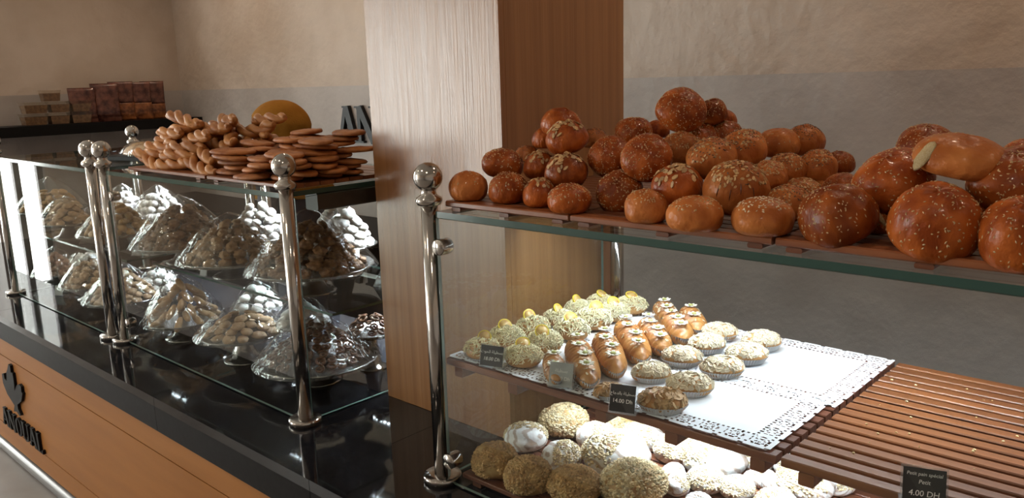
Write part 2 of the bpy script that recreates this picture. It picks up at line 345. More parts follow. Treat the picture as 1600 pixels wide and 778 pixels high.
# letters: strokes of a flared serif face, unit height
def stroke(a, b, wd): 
    a, b = Vector((*a, 0)), Vector((*b, 0)); d = (b - a).normalized(); n = Vector((-d.y, d.x, 0)) * wd / 2
    return [tuple((p).xy) for p in (a - n, b - n, b + n, a + n)]
def letter_polys(c):
    sf = lambda x, y, wd=.2: [(x - wd / 2, y - .025), (x + wd / 2, y - .025), (x + wd / 2, y + .025), (x - wd / 2, y + .025)]
    if c == 'A': return .56, [stroke((.06, 0), (.26, 1), .09), stroke((.27, 1), (.48, 0), .15), stroke((.13, .33), (.42, .33), .06), sf(.07, .025, .18), sf(.47, .025, .22), sf(.25, .98, .16)]
    if c == 'N': return .58, [stroke((.09, 0), (.09, 1), .09), stroke((.09, 1), (.48, 0), .15), stroke((.49, 0), (.49, 1), .07), sf(.09, .025, .2), sf(.07, .975, .2), sf(.49, .975, .2)]
    if c == 'O':
        o = []
        for k in range(16):
            a, b = 2 * PI * k / 16, 2 * PI * (k + 1) / 16; f = lambda q, s: (.27 + (.24 - s * .12) * math.cos(q), .5 + (.5 - s * .06) * math.sin(q))
            o.append([f(a, 0), f(b, 0), f(b, 1), f(a, 1)])
        return .54, o
    if c == 'U':
        o = [stroke((.1, 1), (.1, .3), .14), stroke((.45, 1), (.45, .3), .08), sf(.1, .975, .22), sf(.45, .975, .2)]
        for k in range(8):
            a, b = PI + PI * k / 8, PI + PI * (k + 1) / 8; f = lambda q, s: (.26 + (.23 - s * .12) * math.cos(q), .3 + (.3 - s * .09) * math.sin(q))
            o.append([f(a, 0), f(b, 0), f(b, 1), f(a, 1)])
        return .54, o
    if c == 'L': return .42, [stroke((.11, 0), (.11, 1), .14), stroke((.06, .035), (.4, .035), .07), stroke((.37, .03), (.37, .2), .06), sf(.11, .975, .22)]
def letters(word, w_, h, d, X, name, material, parent=None, **kw):
    x = 0; out = []
    tot = sum(letter_polys(c)[0] for c in word)
    for c in word:
        adv, polys = letter_polys(c); mb = MB()
        for i, pl in enumerate(polys): mb.prism([((x + u) / tot * w_, v * h) for u, v in pl], d + i * .00002, X)
        out.append(mb.build(name, material, parent, **kw)); x += adv
    return out
FR = Matrix(((1, 0, 0, 0), (0, 0, -1, 0), (0, 1, 0, 0), (0, 0, 0, 1)))         # xy drawing -> facing -Y
letters('ANOUAL', .53, .088, .012, Matrix.Translation((-4.225 + 2.5, 0, .158)) @ FR, 'letter', 'blackmatt', t)
# plume emblem above the letters
em = [(85, 38), (98, 50), (104, 100), (118, 108), (130, 190), (133, 240), (148, 200), (165, 190), (182, 210), (186, 250), (194, 262), (184, 320), (155, 345), (160, 378), (180, 425), (172, 432), (150, 398), (128, 396), (132, 350), (100, 300), (78, 265), (62, 225), (45, 180), (36, 110), (48, 108), (58, 150), (74, 165), (70, 100), (78, 75)]
pl = [gy(x / 4.867, 560 + y / 4.867, 1.02) - t2 for x, y in em]
MB().prism([(p.x, p.z) for p in pl], .012, FR).build('emblem', 'blackmatt', t, label='black plume shaped emblem')
# sign on the rear wall
A0 = gy(533, 205, YB)
sg = empty('wall_sign', (A0.x, YB, 1.335), 'raised black capital letters ANOUAL on grey rear wall left of column', 'sign')
letters('ANOUAL', 1.04, .21, .025, FR, 'letter', 'black', sg)
# ------------------------------------------------------------------ glass display cases
GT, GB = 1.384, 1.370                       # glass top, upper and lower face
def panel(name, a, b, par, off, edge='glassedge', faces=None):
    # faces order: bottom, top, -y, +x, +y, -x ; broad faces clear, narrow faces green
    dims = [b[i] - a[i] for i in range(3)]; thin = dims.index(min(dims))
    broad = {2: (0, 1), 1: (2, 4), 0: (3, 5)}[thin]
    return MB().box([a[i] - off[i] for i in range(3)], [b[i] - off[i] for i in range(3)], mis=[0 if k in broad else 1 for k in range(6)]).build(name, ['glass', edge], par)
def post(par, off, x, y, front=True):
    p = Vector((x, y, ZT)) - off
    hgt = 1.395 - ZT
    po = MB().lathe([(.0195, .012), (.0195, hgt)], 24, p).build('post', 'steel', par)
    MB().lathe([(.047, 0), (.047, .014), (.045, .017), (.021, .017)], 28, p).build('base_flange', 'steel', po)
    z = hgt
    MB().lathe([(.0195, z), (.027, z + .003), (.031, z + .012), (.029, z + .019), (.018, z + .026), (.0165, z + .033), (.017, z + .036)], 24, p).ell((p.x, p.y, p.z + z + .0655), (.0335,) * 3, 28, 18).build('ball_finial', 'steel', po)
def clamp(par, off, x, y, z, s=1):
    X = Matrix.Translation(Vector((x, y, z)) - off) @ Matrix.Rotation(PI / 2, 4, 'X')
    MB().lathe([(.0, -.018), (.017, -.018), (.019, -.014), (.019, .014), (.017, .018), (0, .018)], 18, X=X).box((-.03, -.006, -.006), (0, .006, .006), X=X).build('glass_clamp', 'steel', par)
def led(name, x0, x1, y, z, power, label, group=None, spread=1.9):
    L_ = x1 - x0
    o = empty(name, ((x0 + x1) / 2, y, z), label, 'led strip', group)
    MB().bar(-L_ / 2, L_ / 2, -.012, .012, -.008, 0, .001).build('channel', 'alu', o)
    d = MB(); n = int(L_ / .022)
    for k in range(n): q = -L_ / 2 + (k + .5) * L_ / n; d.box((q - .004, -.004, -.0105), (q + .004, .004, -.008))
    d.build('diodes', 'led', o, kind='stuff')
    l = bpy.data.lights.new('led_light', 'AREA'); l.shape = 'RECTANGLE'; l.size = L_; l.size_y = .012; l.energy = power; l.color = LED; l.spread = spread
    lo = bpy.data.objects.new('led_light', l); COL.objects.link(lo); lo.parent = o; lo.location = (0, 0, -.0125)
    return o
def case(x0, x1, label, yf=1.215, yr=1.84, shelf=None, clamps=(), edge='glassedge', rx=None, sides=(0, 1), rails=()):
    loc = Vector(((x0 + x1) / 2, (yf + yr) / 2, ZT)); t = empty('display_case', loc, label, 'display case')
    for x in (x0, x1): post(t, loc, x, yf)
    for x in (rx or (x0, x1)): post(t, loc, x, yr)
    panel('top_glass', (x0 + .022, yf - .002, GB), (x1 - .022, yr + .01, GT), t, loc, edge)
    panel('front_glass', (x0 + .024, yf - .004, ZT + .004), (x1 - .024, yf + .004, GB - .001), t, loc, 'glassedge_light')
    for x in [(x0, x1)[k] for k in sides]: panel('side_glass', (x - .004, yf + .024, ZT + .004), (x + .004, yr - .024, GB - .001), t, loc, 'glassedge_light')
    if shelf: panel('glass_shelf', shelf[0], shelf[1], t, loc)
    for c in clamps: clamp(t, loc, *c)
    for y in rails: MB().bar(x0 + .004 - loc.x, x1 - .004 - loc.x, y - .008 - loc.y, y + .008 - loc.y, .972 - ZT, .9885 - ZT, .002).build('support_rail', 'steel', t)
    return t
Pr = gz(690, 748, ZT); Pl = gz(478, 660, ZT)
ZS = 1.011
case(-1.384, 1.3, 'large glass case right of column holding trays of pastries', yf=1.223, clamps=((-1.384 + .04, 1.223, 1.305), (-1.384 + .04, 1.223, .785)), rx=(-1.349, 1.26), yr=1.905, rails=(1.42, 1.79))
case(-3.168, -1.945, 'middle glass case left of column with two silver platter rows', shelf=((-3.15, 1.337, ZS - .008), (-1.965, 1.815, ZS)), clamps=((-3.168 + .04, 1.215, 1.29), (-3.168 + .04, 1.215, .80)), yf=1.205, rx=(-3.13, -1.972), sides=(1,))
case(-4.40, -3.262, 'far left glass case at the end of the counter', shelf=((-4.33, 1.29, ZS - .008), (-3.28, 1.815, ZS)), yf=1.195, sides=(0,))
# shelf rests: slim steel rails under each glass shelf are part of the cases
led('led_strip', -3.1, -2.0, 1.78, GB - .001, 26, 'white led strip under rear edge of middle case top glass')
led('led_strip', -3.1, -2.0, 1.74, ZS - .009, 15, 'white led strip under rear of middle case glass shelf')
led('led_strip', -4.3, -3.33, 1.78, GB - .001, 12, 'white led strip under rear edge of far left case top glass')
led('led_strip', -4.3, -3.33, 1.74, ZS - .009, 7, 'white led strip under rear of far left case glass shelf')
led('led_strip', -1.31, 1.2, 1.60, GB - .001, 16, 'white led strip under top glass of right case', spread=2.65)
t = empty('back_counter', (-4.3, 2.72, 0), 'low black cabinet row against the rear wall behind the person', 'cabinet')
MB().box((-1.7, -.2, 0), (1.75, .22, .86)).build('carcass', 'darkwood', t)
MB().bar(-1.72, 1.77, -.225, .225, .8605, .90, .004).build('worktop', 'granite_side', t)
for k in range(6): d_ = MB().box((-1.69 + k * .573, -.219, .06), (-1.69 + k * .573 + .565, -.2005, .85)).build('door', 'blackmatt', t); MB().bar(-1.69 + k * .573 + .2, -1.69 + k * .573 + .36, -.24, -.22, .78, .795, .003).build('handle', 'steel', d_)
# ------------------------------------------------------------------ slatted wooden trays
def tray(label, x0, x1, y0, y1, ztop, n, frac, th, bth, battens, m='traywood', name='slat_tray', group=None, front=None):
    loc = Vector(((x0 + x1) / 2, (y0 + y1) / 2, ztop - th - bth)); t = empty(name, loc, label, 'tray', group)
    p = (y1 - y0) / n; hx = (x1 - x0) / 2; hy = (y1 - y0) / 2
    me = MB().bar(-hx, hx, 0, p * frac, bth, bth + th, .002).mesh('slat', m)
    for k in range(n): ob('slat', me if k or not front else MB().bar(-hx, hx, 0, p * frac, bth, bth + th, .0025).mesh('slat', front), t, (0, -hy + k * p, 0))
    mb = MB().bar(-hy + .003, hy - .01, -.0135, .0135, 0, bth - .0004, .002, 'y').mesh('batten', m)
    for x in battens: ob('batten', mb, t, (x - loc.x, 0, 0))
    return t
ZM, ZL, ZB = 1.029, .746, GT + .0225
bx = [gy(x, y, 1.245).x for x, y in ((716, 570), (800, 596), (938, 640), (1048, 672), (1183, 718))]
tray('red brown slatted tray under the white lace doilies', -1.372, -.553, 1.243, 1.855, ZM, 17, .76, .016, .024, bx)
tray('empty worn slatted tray right of the white doilies', -.543, .30, 1.243, 1.855, ZM, 17, .70, .016, .024, [-.50, -.30, -.10, .15], 'slatwood')
tray('slatted tray under the nut crusted pastries on the case floor', -1.334, -.72, 1.243, 1.80, ZL, 16, .84, .012, .012, [-1.29, -1.05, -.78])
tray('slatted tray under the sugar powdered croissants on the case floor', -.712, .25, 1.243, 1.80, ZL, 16, .84, .012, .012, [-.65, -.3, .1])
for a, b, l in ((-1.350, -.997, 'leftmost board on the right case top, under small glossy buns'), (-.991, -.574, 'board on case top under the almond and oat topped buns'),
                (-.567, -.118, 'board on case top under the large sesame buns, orange front slat'), (-.112, .30, 'rightmost board on case top at the photo edge')):
    tray(l, a, b, 1.242, 1.80, ZB, 15, .9, .013, .009, [a + .03, (a + b) / 2, b - .03], 'traywood', 'bread_board', front='orangewood')
led('led_strip', -1.25, .2, 1.56, ZM - .0405, 6.5, 'white led strip under the slatted trays of the right case')
# ------------------------------------------------------------------ bread
def bun_prof(z):
    if z > .36: return max(0, 1 - ((z - .36) / .64) ** 2.15) ** (1 / 2.15)
    return .66 + .34 * math.sqrt(max(0, 1 - ((.36 - z) / .36) ** 2))
def bun_shell(seed, torn=None, long=1.0):
    mb = MB(); n, m = 36, 20; vs = []; fs = []
    zs = [.5 - .5 * math.cos(PI * (i / (m - 1)) ** .9) for i in range(m)]
    for z in zs:
        for k in range(n):
            a = 2 * PI * k / n; d = Vector((math.cos(a), math.sin(a), z * 1.2))
            r = bun_prof(z) * (1 + .085 * noise.noise(d * 1.3 + Vector((seed * 7.3, 0, 0))) + .012 * noise.noise(d * 4 + Vector((seed, 3, 0))))
            zz = z * (1 + .05 * noise.noise(d * 1.1 + Vector((0, seed * 5.1, 0))))
            vs.append((r * math.cos(a) * long, r * math.sin(a), zz))
    for i in range(m - 1):
        for k in range(n): fs.append((i * n + k, i * n + (k + 1) % n, (i + 1) * n + (k + 1) % n, (i + 1) * n + k))
    fs.append(tuple(range(n - 1, -1, -1))); return mb.add(vs, fs, 0, True), vs
def surf(vs, n=36):
    k = rnd.randrange(len(vs) - n); i = k // n; a, b, c = Vector(vs[k]), Vector(vs[i * n + (k % n + 1) % n]), Vector(vs[k + n])
    u, v = rnd.random(), rnd.random()
    if u + v > 1: u, v = 1 - u, 1 - v
    return a + (b - a) * u + (c - a) * v, (b - a).cross(c - a), (b - a).cross(c - a).length
def sprinkle(vs, cnt, sz, ok, kinds, n=36):
    mb = MB(); tries = 0; done = 0; amax = max(surf(vs, n)[2] for _ in range(300))
    while done < cnt and tries < cnt * 60:
        tries += 1; p, nr, ar = surf(vs, n)
        if rnd.random() > ar / amax or nr.length < 1e-9 or not ok(p): continue
        nr.normalize(); q = nr.to_track_quat('Z', 'Y') @ Quaternion((0, 0, 1), rnd.random() * 6.28)
        if kinds[:5] == 'flake': q = q @ Quaternion((1, 0, 0), rnd.uniform(-.45, .45) * (1.9 if kinds == 'flake2' else 1))
        X = Matrix.Translation(p + nr * sz * .12) @ q.to_matrix().to_4x4()
        s = sz * rnd.uniform(.75, 1.2); done += 1
        if kinds[:5] == 'flake':
            h = s * .10; pts = [(s * math.cos(a) * (1 if math.cos(a) < 0 else 1.25), s * .68 * math.sin(a), 0) for a in (0, 1.05, 2.1, 3.14, 4.19, 5.24)]
            mb.add([(x, y, -h) for x, y, _ in pts] + [(x, y, h) for x, y, _ in pts], [(5, 4, 3, 2, 1, 0), (6, 7, 8, 9, 10, 11)] + [(i, (i + 1) % 6, 6 + (i + 1) % 6, 6 + i) for i in range(6)], 0, False, X)
        elif kinds == 'crumb':
            a, b, c = s * rnd.uniform(.5, 1), s * rnd.uniform(.5, 1), s * rnd.uniform(.4, .8)
            mb.add([(a, 0, 0), (0, b, 0), (-a, 0, 0), (0, -b, 0), (0, 0, c), (0, 0, -c)], [(0, 1, 4), (1, 2, 4), (2, 3, 4), (3, 0, 4), (1, 0, 5), (2, 1, 5), (3, 2, 5), (0, 3, 5)], 0, False, X)
        else:
            a, b, c = s, s * .5, s * .38
            mb.add([(a * 1.1, 0, 0), (0, b, 0), (-a, 0, 0), (0, -b, 0), (0, 0, c), (0, 0, -c)], [(0, 1, 4), (1, 2, 4), (2, 3, 4), (3, 0, 4), (1, 0, 5), (2, 1, 5), (3, 2, 5), (0, 3, 5)], 0, False, X)
    return mb
cap = lambda z, r=9: (lambda p: p.z > z and p.xy.length < r)
rnd2 = lambda lo, k: (lambda p: p.z > lo and noise.noise(p * k) > -.15)
BUN = {}
def style(key, base, seed, parts, long=1.0):
    mb, vs = bun_shell(seed, long=long); me = mb.mesh('bread_bun', base)
    BUN[key] = (me, [(nm, sprinkle(vs, c, s, ok, kd).mesh(nm, mt), mt) for nm, mt, c, s, ok, kd in parts])
SB = .030
style('s', 'bread', 1, [('sesame_seeds', 'sesame', 210, .046, cap(.45), 'seed')])
style('s2', 'breadpale', 2, [('sesame_seeds', 'sesame', 130, .05, cap(.68), 'seed')])
style('f', 'breadpale', 3, [('sesame_seeds', 'sesame', 45, .046, cap(.55), 'seed')])
style('B', 'bread', 4, [('sesame_seeds', 'sesame', 230, .034, cap(.22), 'seed')])
style('B2', 'bread', 5, [('sesame_seeds', 'sesame', 330, .034, cap(.25), 'seed')])
style('d', 'breadpale', 6, [('poppy_seeds', 'darkseed', 260, .038, cap(.70), 'seed')])
style('m', 'breadpale', 7, [('dark_seeds', 'darkseed', 120, .045, cap(.70), 'seed'), ('oat_flakes', 'oat', 70, .058, cap(.68), 'flake')])
style('o', 'breadpale', 8, [('oat_flakes', 'oat', 130, .058, cap(.70), 'flake'), ('dark_seeds', 'darkseed', 30, .04, cap(.7), 'seed')])
style('h', 'breadpale', 9, [('sesame_seeds', 'almond', 210, .046, cap(.70), 'seed')])
style('a', 'bread', 10, [('almond_flakes', 'almondbrown', 42, .115, cap(.74), 'flake')])
style('p', 'bread', 11, [('sesame_seeds', 'sesame', 25, .044, cap(.6), 'seed')])
style('L', 'breadpale', 12, [('sesame_seeds', 'sesame', 70, .030, lambda p: p.z > .2 and p.y < -.1, 'seed')], long=1.0)
GB_ = 'buns piled on the right glass case'
def bun(x0, y0, x1, y1, Y, key, label, tau=0, rho=0, hr=.70, yaw=None, torn=None, wide=1.0):
    cxp, cyp, wd, hg = (x0 + x1) / 2, (y0 + y1) / 2, x1 - x0, y1 - y0
    v = ray(cxp, cyp); vh = Vector((v.x, v.y, 0)).normalized()
    if Y == 't':
        g = gz(cxp, y1 - 1, ZB); d0 = depth(g); a = wd * d0 / F / 2; c = g + vh * a * .72
        hh = max(.5, min(.85, (hg - wd * .09) / wd * 1.02)) * 2 * a; ctr = Vector((c.x, c.y, ZB + hh / 2 + .0005))
    else:
        ctr = gy(cxp, cyp, Y); a = wd * depth(ctr) / F / 2; hh = hr * .94 * 2 * a
    q = Quaternion(vh, math.radians(-rho)) @ Quaternion(Vector((0, 0, 1)).cross(-vh), math.radians(tau)) @ Quaternion((0, 0, 1), rnd.random() * 6.28 if yaw is None else math.radians(yaw))
    me, parts = BUN[key]
    o = ob('bread_bun', me, None, None, label, 'bread bun', GB_)
    o.rotation_mode = 'QUATERNION'; o.rotation_quaternion = q; o.scale = (a * wide, a, hh)
    o.location = ctr - q @ Vector((0, 0, hh * .5))
    for nm, pm, mt in parts: ob(nm, pm, o, kind='stuff')
    if 'long dark glaze drips' in label:
        gm = MB()
        for r_, u_ in ((-.62, .12), (-.15, .0), (.12, .2), (.42, .05)):
            d_ = q.inverted() @ (Vector((CR.x, CR.y, 0)).normalized() * r_ - vh * .8 + Vector((0, 0, u_))); d_.normalize()
            p = Vector((d_.x * .985, d_.y * .985, .42 + d_.z * .5)); gm.ell((0, 0, 0), (.018, .15, .05), 8, 5, X=Matrix.Translation(p) @ d_.to_track_quat('Z', 'Y').to_matrix().to_4x4())
        gm.build('glaze_drips', 'glaze', o, label='dark burnt glaze drips')
    if torn:
        d_ = q.inverted() @ (Vector((CR.x, CR.y, 0)).normalized() * torn[0] - vh * torn[1] + Vector((0, 0, torn[2]))); d_.normalize(); rr_ = d_.xy.length
        p = Vector((d_.x * .95, d_.y * .95, .42 + d_.z * .5)); X = Matrix.Translation(p) @ p.normalized().to_track_quat('Z', 'Y').to_matrix().to_4x4()
        MB().ell((0, 0, 0), (.2, .42, .07), 12, 6, X=X, f=lambda d: d * (1 + .15 * nz(d, 3))).build('torn_edge', 'crumb', o, label='pale torn crumb where buns were pulled apart')
    return o
BL = [
 # front row, resting on the boards, left to right
 (702, 266, 763, 316, 't', 'f', 'small plain bun leftmost on the case top, next to steel ball finial'),
 (763, 268, 826, 320, 't', 's', 'small sesame bun second from left in the front row'),
 (817, 275, 868, 326, 't', 'a', 'small almond flaked bun third from left in the front row'),
 (855, 286, 925, 336, 't', 's', 'glossy bun fourth from left in the front row, left of a leaning sesame loaf'),
 (930, 259, 1005, 337, 1.345, 's', 'sesame bun standing on its edge behind the front row', 48, 18, .72),
 (974, 295, 1046, 351, 't', 's2', 'light bun with sesame tuft at the front below an almond flaked bun'),
 (1039, 305, 1132, 365, 't', 's2', 'wide light bun with brown glaze drips on the front board'),
 (1141, 307, 1241, 372, 't', 'h', 'light bun thickly covered with pale seeds at front centre'),
 (1243, 287, 1362, 384, 't', 'B', 'large glossy sesame bun with torn pale right edge', 12, 22, .66, 90, (.95, .35, .15)),
 (1389, 284, 1526, 404, 't', 'B', 'largest round sesame bun standing at the front of the board', 30, 0, .72),
 (1527, 305, 1655, 420, 't', 'B', 'large sesame bun cut off by the right photo edge', 30, 0, .72),
 # second layer and rear
 (752, 231, 818, 275, 1.36, 's', 'sesame bun lying on two small buns at the left end', 8, -6, .66),
 (805, 225, 842, 254, 1.47, 'd', 'dark seeded bun half hidden behind the left end buns', 0, 0, .7),
 (818, 230, 868, 284, 1.39, 'a', 'almond flaked bun in second layer beside the left end sesame bun', 10, 0, .85),
 (850, 239, 918, 291, 1.35, 'a', 'almond flaked bun lying above two front buns left of big loaf', 16, 8, .74),
 (832, 196, 872, 234, 1.50, 'p', 'plain bun peeking out left of the two buns on the left peak', 0, 0, .85),
 (846, 169, 912, 216, 1.47, 'p', 'cracked bun on the very top of the left pile', 8, -20, .72),
 (851, 189, 918, 236, 1.41, 'a', 'bun with one almond flake just below the left peak', 14, 10, .70),
 (916, 200, 986, 283, 1.41, 'B2', 'large sesame bun leaning right, behind the left peak', 42, 28, .70),
 (905, 200, 950, 230, 1.52, 'd', 'dark seeded bun hidden behind the leaning sesame bun', 0, 0, .7),
 (960, 186, 1020, 222, 1.50, 's', 'sesame bun at the back between left pile and high peak', 20, 0, .7),
 (969, 203, 1051, 284, 1.37, 'B2', 'large round sesame bun facing front above the almond flaked bun', 52, 12, .62),
 (1018, 256, 1097, 316, 1.315, 'a', 'light almond flaked bun lying below the large round sesame bun', 20, 8, .74),
 (1025, 136, 1105, 201, 1.50, 'B2', 'sesame bun on the very top of the middle pile', 44, -14, .60),
 (1088, 149, 1135, 197, 1.58, 's', 'sesame bun right behind the topmost middle bun', 20, 20, .8),
 (1108, 172, 1151, 205, 1.63, 'p', 'plain bun lowest of three sloping right from the middle peak', 0, 20, .75),
 (1008, 181, 1046, 222, 1.57, 'p', 'bun glimpsed left behind the topmost middle bun', 0, 0, .75),
 (1033, 201, 1095, 256, 1.46, 's2', 'light sesame bun below the topmost middle bun', 20, 0, .74),
 (1062, 196, 1124, 232, 1.55, 's', 'sesame bun in the middle pile under its rear peak', 20, 0, .7),
 (1106, 190, 1160, 224, 1.60, 's', 'sesame bun right rear of the middle pile', 20, 0, .7),
 (1070, 216, 1150, 271, 1.40, 'm', 'light dark-seeded bun lying above the drip glazed bun', 22, 14, .68),
 (1124, 203, 1198, 256, 1.47, 'm', 'dark-seeded bun in the centre of the pile, rear row', 24, 8, .70),
 (1100, 253, 1202, 324, 1.33, 'o', 'light oat topped bun with long dark glaze drips', 22, -4, .72),
 (1170, 250, 1230, 296, 1.41, 'o', 'oat topped bun right behind the drip glazed bun', 22, 6, .72),
 (1199, 235, 1260, 288, 1.47, 'm', 'mixed-seed bun in the middle of the right slope', 22, 0, .75),
 (1247, 232, 1308, 282, 1.52, 'm', 'mixed-seed bun second from right on the right slope', 22, 0, .75),
 (1184, 200, 1250, 243, 1.58, 'f', 'pale plain bun with cracked base on top of the right slope', 6, 0, .68),
 (1227, 195, 1288, 238, 1.63, 'd', 'poppy seeded bun at the top right of the middle pile', 16, 0, .72),
 (1287, 231, 1334, 276, 1.58, 's', 'sesame bun at the right foot of the middle pile', 0, 8, .8),
 (1194, 290, 1268, 338, 1.36, 'm', 'light mixed-seed bun right behind the thickly seeded bun', 16, 0, .68),
 (1222, 280, 1286, 318, 1.43, 'o', 'light oat bun in the dip left of the large sesame buns', 12, 0, .66),
 (1258, 275, 1304, 308, 1.51, 'd', 'small poppy seeded bun in the dip between both piles', 10, 0, .66),
 (1287, 268, 1345, 312, 1.46, 'B', 'sesame bun tucked behind the torn large bun', 10, 0, .7),
 (1332, 233, 1456, 320, 1.38, 'B', 'large sesame bun with torn pale base lying in second layer', 24, 18, .62, 0, (.25, .9, -.8)),
 (1403, 197, 1492, 250, 1.52, 'B2', 'sesame bun at the top rear of the right pile', 16, 0, .66),
 (1434, 205, 1574, 276, 1.36, 'L', 'long plain bun lying across the top of right pile', 6, -9, .46, 222, (-1, .25, .1), 1.0),
 (1490, 286, 1552, 388, 1.33, 'B', 'sesame bun squeezed between the two big front buns', 20, 0, .8),
 (1518, 237, 1660, 314, 1.36, 'B2', 'sesame bun in second layer at the right photo edge', 20, 8, .62),
 (1565, 222, 1640, 262, 1.54, 'B2', 'sesame bun at the rear right photo edge', 16, 0, .66),
 (1342, 306, 1402, 374, 1.36, 'B', 'shadowed bun with pale torn side between two large sesame buns', 8, 0, .75, 200, (.0, .9, .5)),
]
for b in BL: bun(*b[:7], *b[7:])
# ------------------------------------------------------------------ lace doilies on the middle tray
def doily(label, x0, x1, y0, y1, z):
    mb = MB(); c = .0025; nx, ny = int((x1 - x0) / c), int((y1 - y0) / c); B = 22; idx = {}; vs = []; fs = []
    def hole(i, j):
        e = min(i, nx - 1 - i, j, ny - 1 - j); al = i if e in (j, ny - 1 - j) else j
        ph = al % 20; sc = abs(ph - 9.5)
        if e < 2 and sc > 7.5: return True
        if e >= B - 2 or e < 2: return False
        r = math.hypot(ph - 9.5, (e - 11) * 1.05)
        if 6.0 < r < 7.6 and (int(math.atan2(e - 11, ph - 9.5) * 3) % 2 == 0): return True
        if 2.2 < r < 4.3 and (int(math.atan2(e - 11, ph - 9.5) * 2.2 + .3) % 2 == 0): return True
        if e in (4, 5) and ph % 5 in (1, 2): return True
        if e in (17, 18) and ph % 4 in (1, 2): return True
        return False
    def vert(i, j):
        k = (i, j)
        if k not in idx:
            idx[k] = len(vs); x, y = x0 + i * c, y0 + j * c
            vs.append((x, y, z + .0012 * (1 + noise.noise(Vector((x * 9, y * 9, 0)))) ))
        return idx[k]
    for i in range(nx):
        for j in range(ny):
            e = min(i, nx - 1 - i, j, ny - 1 - j)
            if e < B:
                if not hole(i, j): fs.append((vert(i, j), vert(i + 1, j), vert(i + 1, j + 1), vert(i, j + 1)))
    st_ = 8
    ii = list(range(B, nx - B, st_)) + [nx - B]; jj = list(range(B, ny - B, st_)) + [ny - B]
    for a, b in zip(ii, ii[1:]):
        for p, q in zip(jj, jj[1:]): fs.append((vert(a, p), vert(b, p), vert(b, q), vert(a, q)))
    return mb.add(vs, fs, 0, True).build('lace_doily', 'doily', label=label, cat='doily')
doily('white lace paper doily along the rear of the tray', -1.366, -.553, 1.505, 1.85, ZM + .0004)
doily('white lace paper doily along the tray front, under the price tags', -1.372, -.566, 1.247, 1.535, ZM + .0034)
ZD = ZM + .006
# ------------------------------------------------------------------ pastry prototypes
def cup_mesh(rx, ry, h, n=44, nm='paper_cup'):
    mb = MB(); vs = []; fs = []
    for k in range(n * 2):
        a = PI * k / n; w = 1 + (.035 if k % 2 else -.035)
        for s, z in ((.82, 0), (.95, h * .45), (1.1, h)): vs.append((rx * s * w * math.cos(a), ry * s * w * math.sin(a), z + (.0015 * noise.noise(Vector((a * 2, z, 0))) if z else 0)))
    m = n * 2
    for k in range(m):
        for i in (0, 1): fs.append((k * 3 + i, ((k + 1) % m) * 3 + i, ((k + 1) % m) * 3 + i + 1, k * 3 + i + 1))
    fs.append(tuple(k * 3 for k in range(m - 1, -1, -1)))
    return mb.add(vs, fs, 0, False).mesh(nm, 'cup')
def sticks(vs, cnt, ln, th, ok, n=36, out=.4):
    mb = MB(); done = 0; tries = 0; amax = max(surf(vs, n)[2] for _ in range(200))
    while done < cnt and tries < cnt * 50:
        tries += 1; p, nr, ar = surf(vs, n)
        if nr.length < 1e-12 or rnd.random() > ar / amax or not ok(p): continue
        nr.normalize(); t = Vector((rnd.gauss(0, 1), rnd.gauss(0, 1), rnd.gauss(0, 1))); t = (t - nr * t.dot(nr)).normalized(); t = (t + nr * rnd.uniform(-.1, out)).normalized()
        b = t.cross(nr).normalized() * th; c = nr * th; L_ = ln * rnd.uniform(.5, 1.1); bend = nr * rnd.uniform(-.12, .2) * L_ + t.cross(nr) * rnd.uniform(-.25, .25) * L_
        o = p + nr * th * rnd.uniform(.5, 3.5); v = []
        for q, k in ((o - t * L_ / 2, 0), (o + bend, 1), (o + t * L_ / 2, 0)): v += [q + b, q + c, q - b, q - c]
        f = [(i * 4 + k, i * 4 + (k + 1) % 4, i * 4 + 4 + (k + 1) % 4, i * 4 + 4 + k) for i in (0, 1) for k in range(4)] + [(3, 2, 1, 0), (8, 9, 10, 11)]
        mb.add(v, f); done += 1
    return mb
def scaled_shell(seed, rx, ry, h, long=1):
    mb, vs = bun_shell(seed); mb.v = [(x * rx, y * ry, z * h) for x, y, z in mb.v]; return mb, mb.v
R0 = .045
cheese = []
for s in (21, 22, 23):
    mb, vs = scaled_shell(s, R0, R0 * .92, R0 * 1.05)
    body = mb.mesh('bun_body', 'pastry')
    top = sticks(vs, 300, .020, .00105, lambda p: p[2] > R0 * .42 + .01 * noise.noise(Vector(p) * 50)).mesh('shredded_cheese', 'shred')
    cheese.append((body, top))
lem = MB().lathe([(0, -.002), (.0155, -.002), (.0155, .002), (0, .002)], 20, fl=.0).mesh('lemon_slice', 'lemon')
rin = MB().lathe([(.0155, -.0024), (.0182, -.002), (.0182, .002), (.0155, .0024), (.0155, -.0024)], 24, smooth=False).mesh('rind', 'rind')
half = lambda me: me
